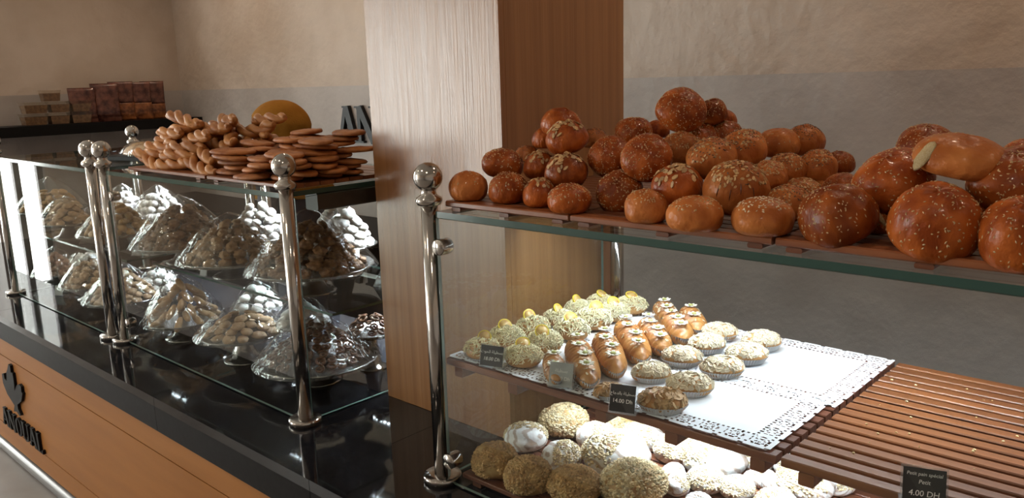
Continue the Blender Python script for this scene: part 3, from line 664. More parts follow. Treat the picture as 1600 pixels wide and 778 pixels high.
CP = [
 (727, 526, 782, 566, 'leftmost cheese shred bun, behind the 18.00 price tag', .004, .006, 70),
 (765, 511, 820, 547, 'cheese shred bun with lemon wheel second from left along the case side', -.004, .0, 60),
 (789, 536, 847, 578, 'front cheese shred bun between the 18.00 and 12.00 tags', -.002, .004, 40),
 (808, 494, 860, 530, 'cheese shred bun third along the case side, lemon slice upright', -.012, .0, 75),
 (823, 515, 879, 555, 'cheese shred bun with large yellow lemon wheel in front row', .002, -.012, 66),
 (851, 482, 894, 512, 'cheese shred bun fourth along the case side, lemon facing the viewer', .0, -.004, 70),
 (867, 504, 922, 535, 'cheese shred bun behind the first almond flower roll', -.004, .0, 50),
 (883, 472, 926, 498, 'cheese shred bun with yellow lemon wedge before the last rear pair', -.006, -.002, 75),
 (899, 491, 955, 519, 'cheese shred bun with upright lemon, centre of the cheese rows', .008, .0, 70),
 (917, 459, 960, 489, 'rearmost left cheese shred bun, tallest against the steel rear post', .004, .0, 40),
 (934, 481, 983, 506, 'cheese shred bun in front of the rearmost right one', .0, .0, 60),
 (963, 465, 1010, 494, 'rearmost right cheese shred bun beside the almond flower rolls', .0, .0, 30),
]
for i, (x0, y0, x1, y1, lab, lx, ly, tl) in enumerate(CP):
    g = gz((x0 + x1) / 2, y1 - 1, ZD); a = (x1 - x0) * depth(g) / F / 2; vh = Vector((g.x, g.y, 0)).normalized(); c = g + vh * a * .8
    t = empty('cheese_pastry', (c.x, c.y, ZD), lab, 'pastry', 'cheese shred buns with lemon', rnd.random() * .6); k = a / R0; t.scale = (k, k, k)
    b, s = cheese[i % 3]; ob('bun_body', b, t, (0, 0, .001)); ob('shredded_cheese', s, t, (0, 0, .001), kind='stuff')
    ob('paper_cup', cup_mesh(R0 * .98, R0 * .92, .009) if i == 0 else pc, t); 
    if i == 0: pc = t.children[-1].data
    l = ob('lemon_slice', lem, t, (lx, ly, R0 * 1.05 + .006)); l.rotation_euler = (math.radians(tl * .8), 0, rnd.uniform(.3, 1.2)); ob('rind', rin, l)
# rolls topped with almond flowers
def ridge_roll(L_, r, ridges=9, seed=0):
    n, m = 20, 48; vs = []; fs = []
    for i in range(m + 1):
        u = i / m; e = max(.0, 1 - abs(2 * u - 1) ** 3.2) ** .5
        for k in range(n):
            a = 2 * PI * k / n; ph = u * ridges * 2 * PI + a * 1.0 + seed
            rr = r * e * (1 + .11 * math.sin(ph) + .05 * noise.noise(Vector((u * 6, math.cos(a), seed))))
            z = rr * math.sin(a) * .95
            vs.append(((u - .5) * L_, rr * math.cos(a), max(z, -r * .62) + r * .62))
    for i in range(m):
        for k in range(n): fs.append((i * n + k, i * n + (k + 1) % n, (i + 1) * n + (k + 1) % n, (i + 1) * n + k))
    return vs, [q[::-1] for q in fs]
fl = MB()
for k in range(8):
    a = 2 * PI * k / 8; X = Matrix.Rotation(a, 4, 'Z') @ Matrix.Translation((.0092, 0, .0012)) @ Matrix.Rotation(-.2, 4, 'Y')
    fl.ell((0, 0, 0), (.0052, .0034, .0012), 8, 4, X=X)
fl.v = [(x * 1.25, y * 1.25, z * 1.25) for x, y, z in fl.v]; flm = fl.mesh('almond_flower', 'petal')
pim = MB().lathe([(0, -.001), (.0055, -.001), (.006, .001), (.0045, .003), (0, .0034)], 12).mesh('pistachio', 'pistachio')
RL = [
 ((871, 588), (862, 556), 34, 2, 'almond flower roll half hidden behind the 12.00 price tag'),
 ((921, 594), (899, 538), 46, 4, 'almond flower roll nearest the front edge, right of the 12.00 tag'),
 ((962, 578), (942, 529), 45, 4, 'long almond flower roll second from the front'),
 ((1002, 558), (974, 510), 44, 4, 'long almond flower roll third from the front'),
 ((1036, 544), (1009, 506), 40, 4, 'long almond flower roll fourth from the front'),
 ((1046, 496), (1034, 480), 34, 2, 'rearmost dark almond flower roll, highest in the photo'),
 ((1068, 526), (1048, 501), 40, 3, 'almond flower roll with diagonal ridges behind the oval almond pastry'),
 ((1090, 512), (1074, 488), 36, 2, 'rightmost almond flower roll at the rear'),
]
RP = {}
for i, (fr_, bk, wpx, nf, lab) in enumerate(RL):
    p0, p1 = gz(*fr_, ZD + .022), gz(*bk, ZD + .022); d = p1 - p0; r = wpx * depth(p0) / F / 2; L_ = d.length + r * 1.1
    c = (p0 + p1) / 2; t = empty('almond_flower_roll', (c.x, c.y, ZD), lab, 'pastry', 'rolls topped with almond flowers', math.atan2(d.y, d.x))
    vs, fs = ridge_roll(L_, r, max(5, int(L_ / .016)), i); MB().add(vs, fs, 0, True).build('roll_body', 'pastrydark', t, (0, 0, .0012))
    for k in range(nf):
        u = -.5 + (k + .6) / (nf + .2); f = ob('almond_flower', flm, t, (u * L_, .003 * (-1) ** k, r * 1.60 + .0025)); f.rotation_euler = (rnd.uniform(-.1, .1), .35 * u * -1, rnd.random()); ob('pistachio', pim, f, (0, 0, .002))
        f.rotation_euler.y += .5 * u
    ev = [(x, y, z) for x, y, z in vs]; ob('almond_slivers', sprinkle(ev, 26, .0045, lambda p: p.z > r * 1.15, 'flake2', 20).mesh('almond_slivers', 'almond'), t, (0, 0, .0015), kind='stuff')
    cb = cup_mesh(L_ * .5, r * .98, r * .8); ob('paper_cup', cb, t)
# oval pastries covered with almond flakes, in paper cups
av = []
for s in (31, 32, 33):
    mb, vs = scaled_shell(s, R0 * 1.15, R0 * .78, R0 * 1.0)
    av.append((mb.mesh('bun_body', 'pastry'), sprinkle(vs, 230, .0066, lambda p: p.z > R0 * .47, 'flake2').mesh('almond_flakes', 'almond'), sprinkle(vs, 150, .0072, lambda p: p.z > R0 * .36, 'flake2').mesh('almond_flakes', 'almondbrown')))
dkb = []
for q_ in av:
    m_ = q_[0].copy(); m_.materials[0] = M['pastrydark']; dkb.append(m_)
pcup = cup_mesh(R0 * 1.08, R0 * .8, .017)
AP = [
 (927, 588, 980, 630, 'toasted almond pastry half hidden behind the 14.00 price tag', 1),
 (994, 599, 1075, 654, 'darkest toasted almond pastry, at the tray front right of the 14.00 tag', 1),
 (1039, 578, 1115, 626, 'almond flake pastry right behind the darkest front one', 0),
 (985, 559, 1051, 604, 'almond flake pastry ending the row of flower rolls, above the 14.00 tag', 0),
 (1032, 536, 1098, 579, 'almond flake pastry in the middle of the oval group', 0),
 (1092, 550, 1163, 597, 'almond flake pastry second from the right at the group front', 0),
 (1072, 521, 1136, 558, 'almond flake pastry between the flower rolls and the right pair', 0),
 (1132, 533, 1200, 575, 'almond flake pastry second from right at the bare doily', 0),
 (1094, 501, 1152, 537, 'almond flake pastry rearmost, with the whitest flakes', 0),
 (1156, 514, 1222, 554, 'rightmost almond flake pastry at the rear of the doily', 0),
]
for i, (x0, y0, x1, y1, lab, dk) in enumerate(AP):
    g = gz((x0 + x1) / 2, y1 - 2, ZD); a = (x1 - x0) * depth(g) / F / 2; vh = Vector((g.x, g.y, 0)).normalized(); c = g + vh * a * .72; k = a / (R0 * 1.2)
    t = empty('almond_pastry', (c.x, c.y, ZD), lab, 'pastry', 'oval almond flake pastries in paper cups', .62 + rnd.uniform(-.25, .25)); t.scale = (k, k, k)
    b, fa, fb = av[i % 3]; b = b if not dk else dkb[i % 3]; ob('bun_body', b, t, (0, 0, .0015)); ob('almond_flakes', fb if dk else fa, t, (0, 0, .0015), kind='stuff'); ob('paper_cup', pcup, t)
# ------------------------------------------------------------------ bottom tray: nut crusted buns and powdered croissants
cr = []
for s in (41, 42, 43, 44):
    mb, vs = scaled_shell(s, R0, R0, R0 * 1.36)
    cr.append([mb.mesh('bun_body', 'crust')] + [sprinkle(vs, 1300, .0042, lambda p: p.z > R0 * .12 and noise.noise(p * 24 + Vector((s, 0, 0))) > -.42, 'crumb').mesh('nut_crumbs', m_) for m_ in ('crumbs', 'crumbsdark')])
pw = []
for s in (51, 52, 53):
    mb, vs = scaled_shell(s, R0, R0, R0 * 1.3); v2 = []
    for x, y, z in mb.v:
        ph = math.atan2(z - R0 * .4, x); k = 1 + .03 * math.sin(ph * 9 + y * 60); v2.append((x * k, y, z * k))
    mb.v = v2
    pw.append((mb.mesh('bun_body', 'powder'), sprinkle(v2, 420, .0038, lambda p: p.z > R0 * .5 and p.x < .01, 'crumb').mesh('nut_crumbs', 'crumbs')))
def croissant(s):
    n, m = 16, 44; vs = []; fs = []; mb = MB()
    for i in range(m + 1):
        u = i / m * 2 - 1; th = u * 1.15; e = (1 - abs(u) ** 2.2) ** .75; st_ = math.floor((u + 1) * 4.5) ; fr_ = ((u + 1) * 4.5) % 1
        rr = .034 * e * (1 + .10 * (abs(fr_ - .5) * -2 + 1 if True else 0)) + .0002
        c = Vector((math.sin(th) * .06, (math.cos(th) - 1) * .06, 0)); ax = Vector((math.sin(th), math.cos(th), 0))
        for k in range(n):
            a = 2 * PI * k / n; p = c + ax * (rr * math.cos(a)) + Vector((0, 0, rr * math.sin(a)))
            vs.append((p.x, p.y, max(p.z, -.018) + .018))
    for i in range(m):
        for k in range(n): fs.append((i * n + k, i * n + (k + 1) % n, (i + 1) * n + (k + 1) % n, (i + 1) * n + k))
    return mb.add(vs, fs, 0, True).mesh('croissant', 'powder')
cz = [croissant(0)]
def low(x0, y0, x1, y1, kind, lab, lift=0, rz=0.0, dark=0):
    g = gz((x0 + x1) / 2, y1 - 2, ZL + lift); wd = (x1 - x0) * depth(g) / F; vh = Vector((g.x, g.y, 0)).normalized()
    if kind == 'croissant':
        c = g + vh * .03; o = ob('powdered_croissant', cz[0], None, (c.x, c.y, ZL + lift), lab, 'croissant', 'sugar powdered croissants'); k = wd / .125; o.scale = (k,) * 3; o.rotation_euler = (0, 0, rz)
        return
    a = wd / 2; c = g + vh * a * .72; k = a / R0
    t = empty('nut_crusted_bun' if kind == 'crust' else 'powdered_bun', (c.x, c.y, ZL + lift), lab, 'pastry', 'nut crusted buns on the case floor' if kind == 'crust' else 'sugar powdered buns on the case floor', rz or rnd.random() * 6)
    hk = k * min(1.1, max(.75, (y1 - y0) / (x1 - x0) * 1.05)); t.scale = (k, k, hk)
    if kind == 'crust':
        q = cr[rnd.randrange(4)]; ob('bun_body', q[0], t); ob('nut_crumbs', q[1 + dark], t, kind='stuff')
    else:
        q = pw[rnd.randrange(3)]; ob('bun_body', q[0], t); ob('nut_crumbs', q[1], t, kind='stuff')
low(737, 686, 811, 751, 'crust', 'brown nut crusted bun at the left front corner of the case floor', dark=1)
low(788, 708, 864, 777, 'crust', 'brown nut crusted bun second in the front row, half powdered', dark=1)
low(856, 728, 940, 790, 'crust', 'flat dark nut crusted bun third in the front row', dark=1)
low(787, 658, 857, 709, 'powder', 'half powdered bun at the left rear of the case floor')
low(843, 629, 921, 686, 'crust', 'tall nut crusted bun touching the tray above, with almond splinter')
low(846, 683, 911, 740, 'powder', 'half powdered bun with ridged side behind the second front bun')
low(900, 655, 967, 708, 'powder', 'powdered nut bun right of the tall one')
low(907, 695, 1017, 748, 'powder', 'widest powdered bun in the middle of the case floor')
low(967, 667, 1037, 708, 'powder', 'powdered bun behind the widest one, close to the tray batten')
low(1020, 688, 1099, 730, 'powder', 'bright powdered bun under the batten of the doily tray')
low(942, 650, 1001, 686, 'crust', 'nut crusted bun in shadow under the tray front')
low(935, 738, 1042, 795, 'crust', 'pale nut crusted bun cut by the bottom edge, left of croissants')
low(1016, 722, 1088, 768, 'croissant', 'powdered croissant leftmost, with torn brown flank', 0, 2.2)
low(1070, 730, 1134, 774, 'powder', 'powdered ridged bun in front of the largest bright bun')
low(1064, 704, 1166, 752, 'powder', 'largest bright powdered bun under the tray corner')
low(1122, 743, 1180, 784, 'powder', 'powdered ridged bun right of the front croissant')
low(1160, 729, 1224, 770, 'croissant', 'powdered croissant under the corner of the doily tray', 0, .2)
low(1212, 742, 1302, 786, 'powder', 'rightmost powdered bun below the empty tray')
low(978, 764, 1034, 806, 'crust', 'plain brown round bun cut by the bottom photo edge', dark=1)
low(1066, 762, 1112, 800, 'croissant', 'powdered croissant tip cut by the bottom photo edge', 0, .9)
low(1178, 768, 1246, 812, 'powder', 'powdered bun cut by the bottom edge between the last two croissants')
low(1036, 742, 1078, 778, 'powder', 'small powdered bun in the gap before the front croissants')
low(1096, 682, 1150, 722, 'powder', 'powdered bun in the rear row right of the bright batten bun')
low(1150, 696, 1212, 738, 'powder', 'powdered bun in the rear row behind the corner croissant')
low(1208, 716, 1270, 752, 'powder', 'powdered bun in the rear row under the first bare slats')
low(1270, 735, 1336, 776, 'powder', 'powdered bun far right under the bare slats')
cm = MB()
for k in range(46):
    x, y = rnd.uniform(-.52, .0), rnd.uniform(1.25, 1.80); y = 1.243 + .036 * int((y - 1.243) / .036) + rnd.uniform(.004, .022); s = rnd.uniform(.0012, .0032)
    cm.ell((x, y, ZM + s * .5), (s, s * .8, s * .6), 6, 4)
cm.build('bread_crumbs', 'crumb', label='pale bread crumbs scattered over the empty slatted tray', cat='crumbs', kind='stuff')
# ------------------------------------------------------------------ price tags
def text_mesh(s, size, shear=0):
    c = bpy.data.curves.new('lettering', 'FONT'); c.body = s; c.size = size; c.align_x = 'CENTER'; c.shear = shear; c.extrude = .0001; c.resolution_u = 3
    o = bpy.data.objects.new('lettering', c); COL.objects.link(o); dg = bpy.context.evaluated_depsgraph_get()
    me = bpy.data.meshes.new_from_object(o.evaluated_get(dg)); bpy.data.objects.remove(o); bpy.data.curves.remove(c)
    me.materials.clear(); me.materials.append(M['ink']); return me
def tagbuild(px, py, z, w_, h, lines, label, rz, card='card'):
    g = gz(px, py, z); t = empty('price_tag', (g.x, g.y, z), label, 'price tag', None, rz)
    X = Matrix.Rotation(-.28, 4, 'X') @ FR
    T = lambda: X.copy()
    hold = MB().box((-w_ / 2 - .003, -.001, -.0035), (w_ / 2 + .003, h + .002, .0035), X=X).box((-w_ / 2 - .003, -.004, 0), (w_ / 2 + .003, .032, .0025))
    hold.build('acrylic_holder', 'acrylic', t)
    MB().box((-w_ / 2, .003, .0037), (w_ / 2, h - .001, .0045), X=X).build('card', card, t)
    for s, sz, y, sh in lines:
        me = text_mesh(s, sz, sh); me.transform(X @ Matrix.Translation((0, y, .0047))); ob('lettering', me, t)
ARA = lambda s: ''.join(chr(int(q, 16)) if q != '_' else ' ' for q in reversed(s.split()))
PAST = 'FE91 FEB4 FEC4 FEF4 FEE0 FE94'
FISH = ARA(PAST + ' _ FE8D FEDF FEA4 FEEE FE95'); CHIC = ARA(PAST + ' _ FE91 FE8E FEDF FEAA FE9F FE8E FE9D')
tagbuild(768, 574, ZD, .056, .050, [(FISH, .0095, .032, 0), ('18.00 Dh', .0112, .0155, .2)], 'black price tag reading 18.00 Dh, leftmost on the tray front', .30)
tagbuild(876, 606, ZD, .052, .054, [(ARA(PAST), .0095, .033, 0), ('12.00 Dh', .0108, .0165, .1)], 'glare whitened grey price tag reading 12.00 Dh', .30, 'cardgrey')  # reflection washing out this card is painted as its grey colour
tagbuild(972, 646, ZD, .050, .056, [(CHIC, .0082, .036, 0), ('14.00 Dh', .0108, .0205, 0)], 'black price tag reading 14.00 Dh, before the toasted almond pastries', .32)
tagbuild(1442, 794, ZM, .058, .060, [('Petit pain spécial', .0072, .048, .15), ('Petit', .0085, .036, .15), ('4.00 DH', .0120, .018, .1)], 'black price tag reading Petit pain spécial on the empty slatted tray', .36)
# ------------------------------------------------------------------ biscuit prototypes (about 5 cm)
def solid(f, r, nu=18, nv=12):
    return MB().ell((0, 0, r[2]), r, nu, nv, f=f)
CK = {}
def ck(key, name, r, m, f=None, gap=1.0):
    CK[key] = (name, solid(f, r).mesh(name, m), r, gap)
lump = lambda s, a: (lambda d: d * (1 + a * noise.noise(d * 2.6 + Vector((s, 0, 0))) + a * .6 * noise.noise(d * 6 + Vector((0, s, 0)))))
ridg = lambda d: d * (1 + .09 * math.cos(11 * math.atan2(d.y, d.x)) * min(1, d.xy.length * 1.4))
ck('rock', 'crinkle_biscuit', (.027, .024, .012), 'rock', lump(1, .6))
ck('rock2', 'lumpy_biscuit', (.026, .022, .013), 'tan', lump(2, .6))
ck('gold', 'golden_biscuit', (.026, .018, .012), 'gold', lump(3, .2))
ck('tan', 'tan_biscuit', (.027, .022, .010), 'tan', lump(4, .15))
ck('pink', 'reddish_biscuit', (.022, .018, .013), 'pink', lump(5, .35))
ck('white', 'sugar_ball_biscuit', (.021, .021, .016), 'whitec', lump(6, .06))
ck('ridge', 'ridged_sugar_biscuit', (.026, .026, .015), 'whitec', ridg)
ck('finger', 'finger_biscuit', (.036, .0135, .0125), 'finger', lambda d: Vector((math.copysign(abs(d.x) ** .7, d.x), d.y, d.z)) * (1 + .02 * nz(d, 3)))
sp = MB()
sp.tube([((.004 + .012 * k / 26) * math.cos(k * .5), (.004 + .012 * k / 26) * math.sin(k * .5), .006 + .0006 * k) for k in range(27)], .0042, 6)
CK['choc'] = ('chocolate_curl', sp.mesh('chocolate_curl', 'choc'), (.02, .018, .010), .9)
# ------------------------------------------------------------------ silver pedestal platters, biscuits and film wraps
def zat(px, py, C):
    d = ray(px, py); return CAM.z + d.z * (math.hypot(C.x, C.y) / math.hypot(d.x, d.y))
def platter(where, zb, x0, x1, cy_, ty, kind, lab, what, film=True, n_max=60):
    lab0 = lab
    if where[0] == 'Y': C = gy(where[1], cy_, where[2])
    else: C = gz(where[0], where[1], zb)
    C.z = zb; R = (x1 - x0) * C.xy.length * 1.0 / F / 2 * (1 / max(.2, ray((x0 + x1) / 2, cy_).xy.length)) * (ray((x0 + x1) / 2, cy_).length) ** 0
    R = (x1 - x0) * depth((C.x, C.y, zb + .08)) / F / 2
    while C.y - R * 1.06 < 1.222: C.x *= 1.002; C.y *= 1.002; R *= .9955
    px = (x0 + x1) / 2; zr = max(zb + .03, zat(px, cy_, C)); h = zr - zb; zt = max(zr + .04, zat(px, ty, C))
    t = empty('pedestal_platter', C, 'silver pedestal platter ' + lab, 'platter', 'silver platters in the glass cases')
    fr_ = min(.075, R * .55)
    ft = MB().lathe([(fr_, 0), (fr_, .004), (fr_ * .86, .010), (fr_ * .62, .016), (fr_ * .5, h * .45), (fr_ * .38, h * .7), (fr_ * .36, h - .004)], 24, fl=.02, fn=12); ft.build('pedestal', 'silver', t)
    MB().lathe([(fr_ * .36, h - .006), (R * .55, h - .008), (R * .9, h - .002), (R, h + .008), (R * 1.01, h + .010), (R * .99, h + .012), (R * .88, h + .003), (R * .5, h - .002), (0, h - .002)], 48, fl=.012, fn=24).build('dish', 'silver', t)
    name, me, r, gap = CK[kind]; hh = zt - zr; s = max(r[0], r[1]) * 1.9; k = 0; Rr = R * .80; lay = 0; first = True; dz = r[2] * 1.7
    z = zr + .007; cnt = 0; shr = .84 if kind[:4] == 'rock' else .94
    while z < zt - r[2] and cnt < n_max:
        f_ = (z - zr) / max(.01, hh); rr = max(0, Rr * (1 - f_) ** .8 - .004)
        n = max(1, int(2 * PI * rr / s)) if rr > s * .4 else 1
        for i in range(n):
            a = 2 * PI * (i + .5 * (lay % 2)) / n + rnd.uniform(-.12, .12); q = rr + rnd.uniform(-.006, .004) if n > 1 else 0
            o = ob(name, me, None, (C.x + q * math.cos(a), C.y + q * math.sin(a), z), what, 'biscuit', what.replace(' heaped', 's heaped', 1))
            tilt = min(.75, hh / max(.03, R)) * .8
            o.rotation_mode = 'QUATERNION'
            o.rotation_quaternion = Quaternion((-math.sin(a), math.cos(a), 0), tilt * rnd.uniform(.5, 1.2)) @ Quaternion((0, 0, 1), a + (rnd.uniform(-.35, .35) if kind == 'finger' else rnd.random() * 6)); sc = rnd.uniform(.9, 1.08) * shr; o.scale = (sc,) * 3; cnt += 1
        z += dz; lay += 1
    if film:
        m, n = 12, 60; vs = []; fs = []; H_ = zt - zr + .022; sd = rnd.random() * 50
        for i in range(m + 1):
            u = i / m
            for j in range(n):
                a = 2 * PI * j / n; cr_ = noise.noise(Vector((math.cos(a) * 2.5, math.sin(a) * 2.5, sd + u * .7))) + .6 * noise.noise(Vector((math.cos(a) * 7, math.sin(a) * 7, sd + u * 1.2)))
                q = (R * 1.0 * (1 - u) ** .74 + .015 * min(1, (1 - u) * 4)) * (1 + .07 * cr_ * (u + .1)) + .004 * cr_ * u
                vs.append((q * math.cos(a), q * math.sin(a), H_ * u + .004 * cr_ * u + (-.004 if i == 0 else 0)))
        for i in range(m):
            for j in range(n): fs.append((i * n + j, i * n + (j + 1) % n, (i + 1) * n + (j + 1) % n, (i + 1) * n + j))
        MB().add(vs, fs, 0, True).build('film_wrap', 'film', None, (C.x, C.y, zr + .009), label='film over platter ' + lab, cat='film wrap')
zc_ = ZT + .0005; zs_ = ZS + .0005
platter((500, 600), zc_, 393, 590, 563, 508, 'choc', 'of chocolate curls at the right front corner of the middle case floor', 'chocolate curl heaped on the right front corner platter, middle case floor', n_max=95)
platter((385, 573), zc_, 303, 452, 522, 486, 'tan', 'of tan biscuits, second from right on the middle case floor', 'tan biscuit heaped on the second platter from right, middle case floor')
platter((292, 538), zc_, 219, 347, 501, 440, 'finger', 'of finger biscuits, third from right on the middle case floor', 'pale finger biscuit heaped on the third platter from right, middle case floor')
platter((200, 503), zc_, 132, 265, 466, 420, 'tan', 'behind the twin steel posts on the case floor', 'tan biscuit heaped on the platter behind the twin steel posts')
platter((148, 466), zc_, 103, 192, 445, 406, 'rock2', 'second from left on the far left case floor', 'lumpy biscuit heaped on the second platter of the far left case floor')
platter((90, 440), zc_, 55, 118, 429, 394, 'pink', 'with reddish biscuits at the left end of the far left case floor', 'reddish biscuit heaped on the leftmost platter of the case floor')
platter((490, 455), zs_, 384, 577, 420, 340, 'rock', 'with brown crinkle biscuits at the right end of the middle glass shelf', 'brown crinkle biscuit heaped at the right end of the middle glass shelf', n_max=80)
platter((368, 440), zs_, 273, 450, 405, 345, 'rock2', 'second from right on the middle glass shelf', 'lumpy biscuit heaped on the second platter from right on the middle glass shelf', n_max=70)
platter((292, 414), zs_, 213, 374, 381, 315, 'rock', 'third from right on the middle glass shelf, tall brown heap', 'brown crinkle biscuit heaped on the third platter from right on the middle glass shelf', n_max=75)
platter((190, 393), zs_, 128, 250, 364, 318, 'gold', 'with golden biscuits behind the twin posts on the glass shelf', 'golden biscuit heaped on the shelf platter behind the twin steel posts')
platter((110, 372), zs_, 66, 152, 349, 316, 'tan', 'in front on the far left glass shelf', 'tan biscuit heaped on the front platter of the far left glass shelf')
platter(('Y', 82, 1.55), zs_, 30, 132, 334, 284, 'gold', 'with tall golden heap, left end of far left shelf', 'golden biscuit heaped tall at the left end of the far left glass shelf')
platter(('Y', 408, 1.68), zs_, 355, 462, 372, 318, 'white', 'with sugar balls at the rear of the middle glass shelf', 'white sugar ball heaped at the rear of the middle glass shelf', False)
platter(('Y', 533, 1.66), zs_, 478, 590, 386, 314, 'ridge', 'with ridged sugar biscuits at the rear right of the middle glass shelf', 'ridged sugar biscuit heaped at the rear right of the middle glass shelf', False)
platter(('Y', 250, 1.68), zs_, 205, 292, 340, 298, 'white', 'under milky film at the rear left of the middle glass shelf', 'white sugar ball heaped under film at the rear left of the middle glass shelf')
platter(('Y', 196, 1.66), zs_, 168, 236, 335, 296, 'white', 'under film at the rear of the shelf, left of the milky one', 'white sugar ball heaped under film behind the twin posts on the shelf')
platter(('Y', 404, 1.55), zc_, 368, 442, 482, 450, 'white', 'with sugar balls in the middle of the rear case floor', 'white sugar ball heaped in the middle of the rear case floor', True)
platter(('Y', 474, 1.50), zc_, 432, 515, 508, 474, 'ridge', 'with ridged sugar biscuits on the rear case floor behind the right post', 'ridged sugar biscuit heaped on the rear case floor behind the right post', True)
platter(('Y', 580, 1.62), zc_, 540, 622, 520, 492, 'choc', 'with chocolate curls at the rear floor next to the column', 'chocolate curl heaped at the rear floor next to the column', False)
platter(('Y', 250, 1.56), zc_, 215, 285, 452, 424, 'white', 'with sugar balls at the left of the rear case floor', 'white sugar ball heaped at the left of the rear case floor', True)
platter(('Y', 138, 1.62), zc_, 108, 168, 424, 396, 'white', 'with sugar balls at the rear of the far left case floor', 'white sugar ball heaped at the rear of the far left case floor', True)
# foil tent at the right end of the shelf
p = gy(600, 400, 1.62); t = MB()
n = 40; vs = []; fs = []
for i in range(9):
    u = i / 8
    for j in range(n):
        a = 2 * PI * j / n; cr_ = noise.noise(Vector((math.cos(a) * 3, math.sin(a) * 3, u * 1.5)))
        q = (.095 * (1 - u) ** .8 + .004) * (1 + .22 * cr_); vs.append((q * math.cos(a), q * math.sin(a), .165 * u))
for i in range(8):
    for j in range(n): fs.append((i * n + j, i * n + (j + 1) % n, (i + 1) * n + (j + 1) % n, (i + 1) * n + j))
fs.append(tuple(range(n - 1, -1, -1))); fs.append(tuple(range(8 * n, 9 * n)))
t.add(vs, fs, 0, True).build('foil_parcel', 'foil', None, (-2.065, 1.70, ZS + .001), label='pointed crinkled foil parcel at the right end of the middle glass shelf, by the column', cat='parcel')
# small blank cards in front of platters
def mini(px, py, z, w_, h, lab, rz=.3):
    g = gz(px, py, z); X = Matrix.Rotation(-.3, 4, 'X') @ FR
    t = empty('card_holder', g, lab, 'card holder', None, rz)
    MB().box((-w_ / 2, 0, 0), (w_ / 2, h, .003), X=X).box((-w_ / 2, -.003, 0), (w_ / 2, .02, .002)).build('acrylic_holder', 'acrylic', t)
    MB().box((-w_ / 2 + .003, .004, .0031), (w_ / 2 - .003, h - .003, .0036), X=X).build('card', 'cardgrey', t)
mini(318, 432, ZS + .001, .036, .036, 'small grey card in clear holder on the middle shelf edge')
mini(92, 462, ZT + .001, .05, .05, 'pale card in clear holder in front of the leftmost floor platter', .5)
# dark housing under the top glass by the column
MB().bar(-.2, .2, -.03, .03, -.05, 0, .004).build('lamp_housing', 'darkwood', None, (-2.0, 1.52, GB - .0015), label='dark board hanging under the middle case top next to the column', cat='housing').rotation_euler = (0, 0, PI / 2)
# ------------------------------------------------------------------ goods on the left case top
def pbox(px0, py0, px1, py1, z): a, b = gz(px0, py0, z), gz(px1, py1, z); return a, b
for a, b, l in ((-3.02, -2.455, 'board under the heap of fried twists on the middle case'), (-2.44, -1.975, 'board under the stacked flat oval biscuits beside column')):
    tray(l, a, b, 1.235, 1.70, GT + .018, 9, .92, .011, .006, [a + .05, b - .05], 'orangewood', 'bread_board')
def twist(seed, L_=.20, r=.0125, turns=3.2):
    mb = MB()
    for st_ in (0, PI):
        pts = []; rad = []
        for i in range(53):
            u = i / 52; e = min(1, 6 * u + .12, 6 * (1 - u) + .12); a = u * turns * 2 * PI + st_
            pts.append(((u - .5) * L_, .0105 * e * math.cos(a) + .010 * math.sin(u * 4 + seed), .0105 * e * math.sin(a) * .8 + .004 * math.sin(u * 3 + seed)))
            rad.append(r * (.55 + .45 * e) * (1 + .12 * nz((u * 9, st_, seed), 1)))
        mb.tube(pts, rad, 10)
    return mb.mesh('fried_twist', 'twist')
TW = [twist(s, .20 + .025 * s, .0135, 1.35 + .3 * s) for s in range(3)]
def tw(x, y, z, rz, k, lab, ry=0): 
    o = ob('fried_twist', TW[k], None, (x, y, z), lab, 'pastry', 'fried twist pastries heaped on the middle case'); o.rotation_euler = (rnd.random() * 6, ry, rz)
zb0 = GT + .018
lay = [(0, [(-2.93, 1.265), (-2.74, 1.26), (-2.56, 1.265), (-2.92, 1.325), (-2.72, 1.32), (-2.54, 1.33), (-2.90, 1.39), (-2.70, 1.39), (-2.54, 1.40), (-2.9, 1.46), (-2.7, 1.46), (-2.53, 1.47)]),
       (1, [(-2.92, 1.275), (-2.72, 1.27), (-2.58, 1.30), (-2.87, 1.34), (-2.67, 1.345), (-2.84, 1.41), (-2.63, 1.42), (-2.80, 1.48), (-2.60, 1.48)]),
       (2, [(-2.88, 1.285), (-2.69, 1.285), (-2.83, 1.35), (-2.62, 1.36), (-2.80, 1.42), (-2.58, 1.43), (-2.74, 1.49), (-2.50, 1.50)]),
       (3, [(-2.84, 1.30), (-2.66, 1.31), (-2.76, 1.37), (-2.57, 1.39), (-2.72, 1.44), (-2.50, 1.46)]),
       (4, [(-2.79, 1.32), (-2.64, 1.37), (-2.48, 1.43), (-2.70, 1.44)]),
       (5, [(-2.80, 1.34), (-2.62, 1.41), (-2.46, 1.47)])]
old_ = [(0, [(-2.91, 1.27), (-2.72, 1.265), (-2.545, 1.27), (-2.90, 1.35), (-2.70, 1.35), (-2.53, 1.36), (-2.90, 1.45), (-2.70, 1.46), (-2.54, 1.50)]),
       (1, [(-2.90, 1.28), (-2.70, 1.285), (-2.57, 1.31), (-2.86, 1.37), (-2.66, 1.38), (-2.82, 1.46), (-2.62, 1.47)]),
       (2, [(-2.86, 1.30), (-2.67, 1.30), (-2.80, 1.38), (-2.60, 1.39), (-2.76, 1.47), (-2.57, 1.48)]),
       (3, [(-2.78, 1.31), (-2.63, 1.36), (-2.72, 1.42), (-2.53, 1.46)]),
       (4, [(-2.77, 1.34), (-2.63, 1.40), (-2.50, 1.46)]),
       (5, [(-2.80, 1.36), (-2.66, 1.42)])]
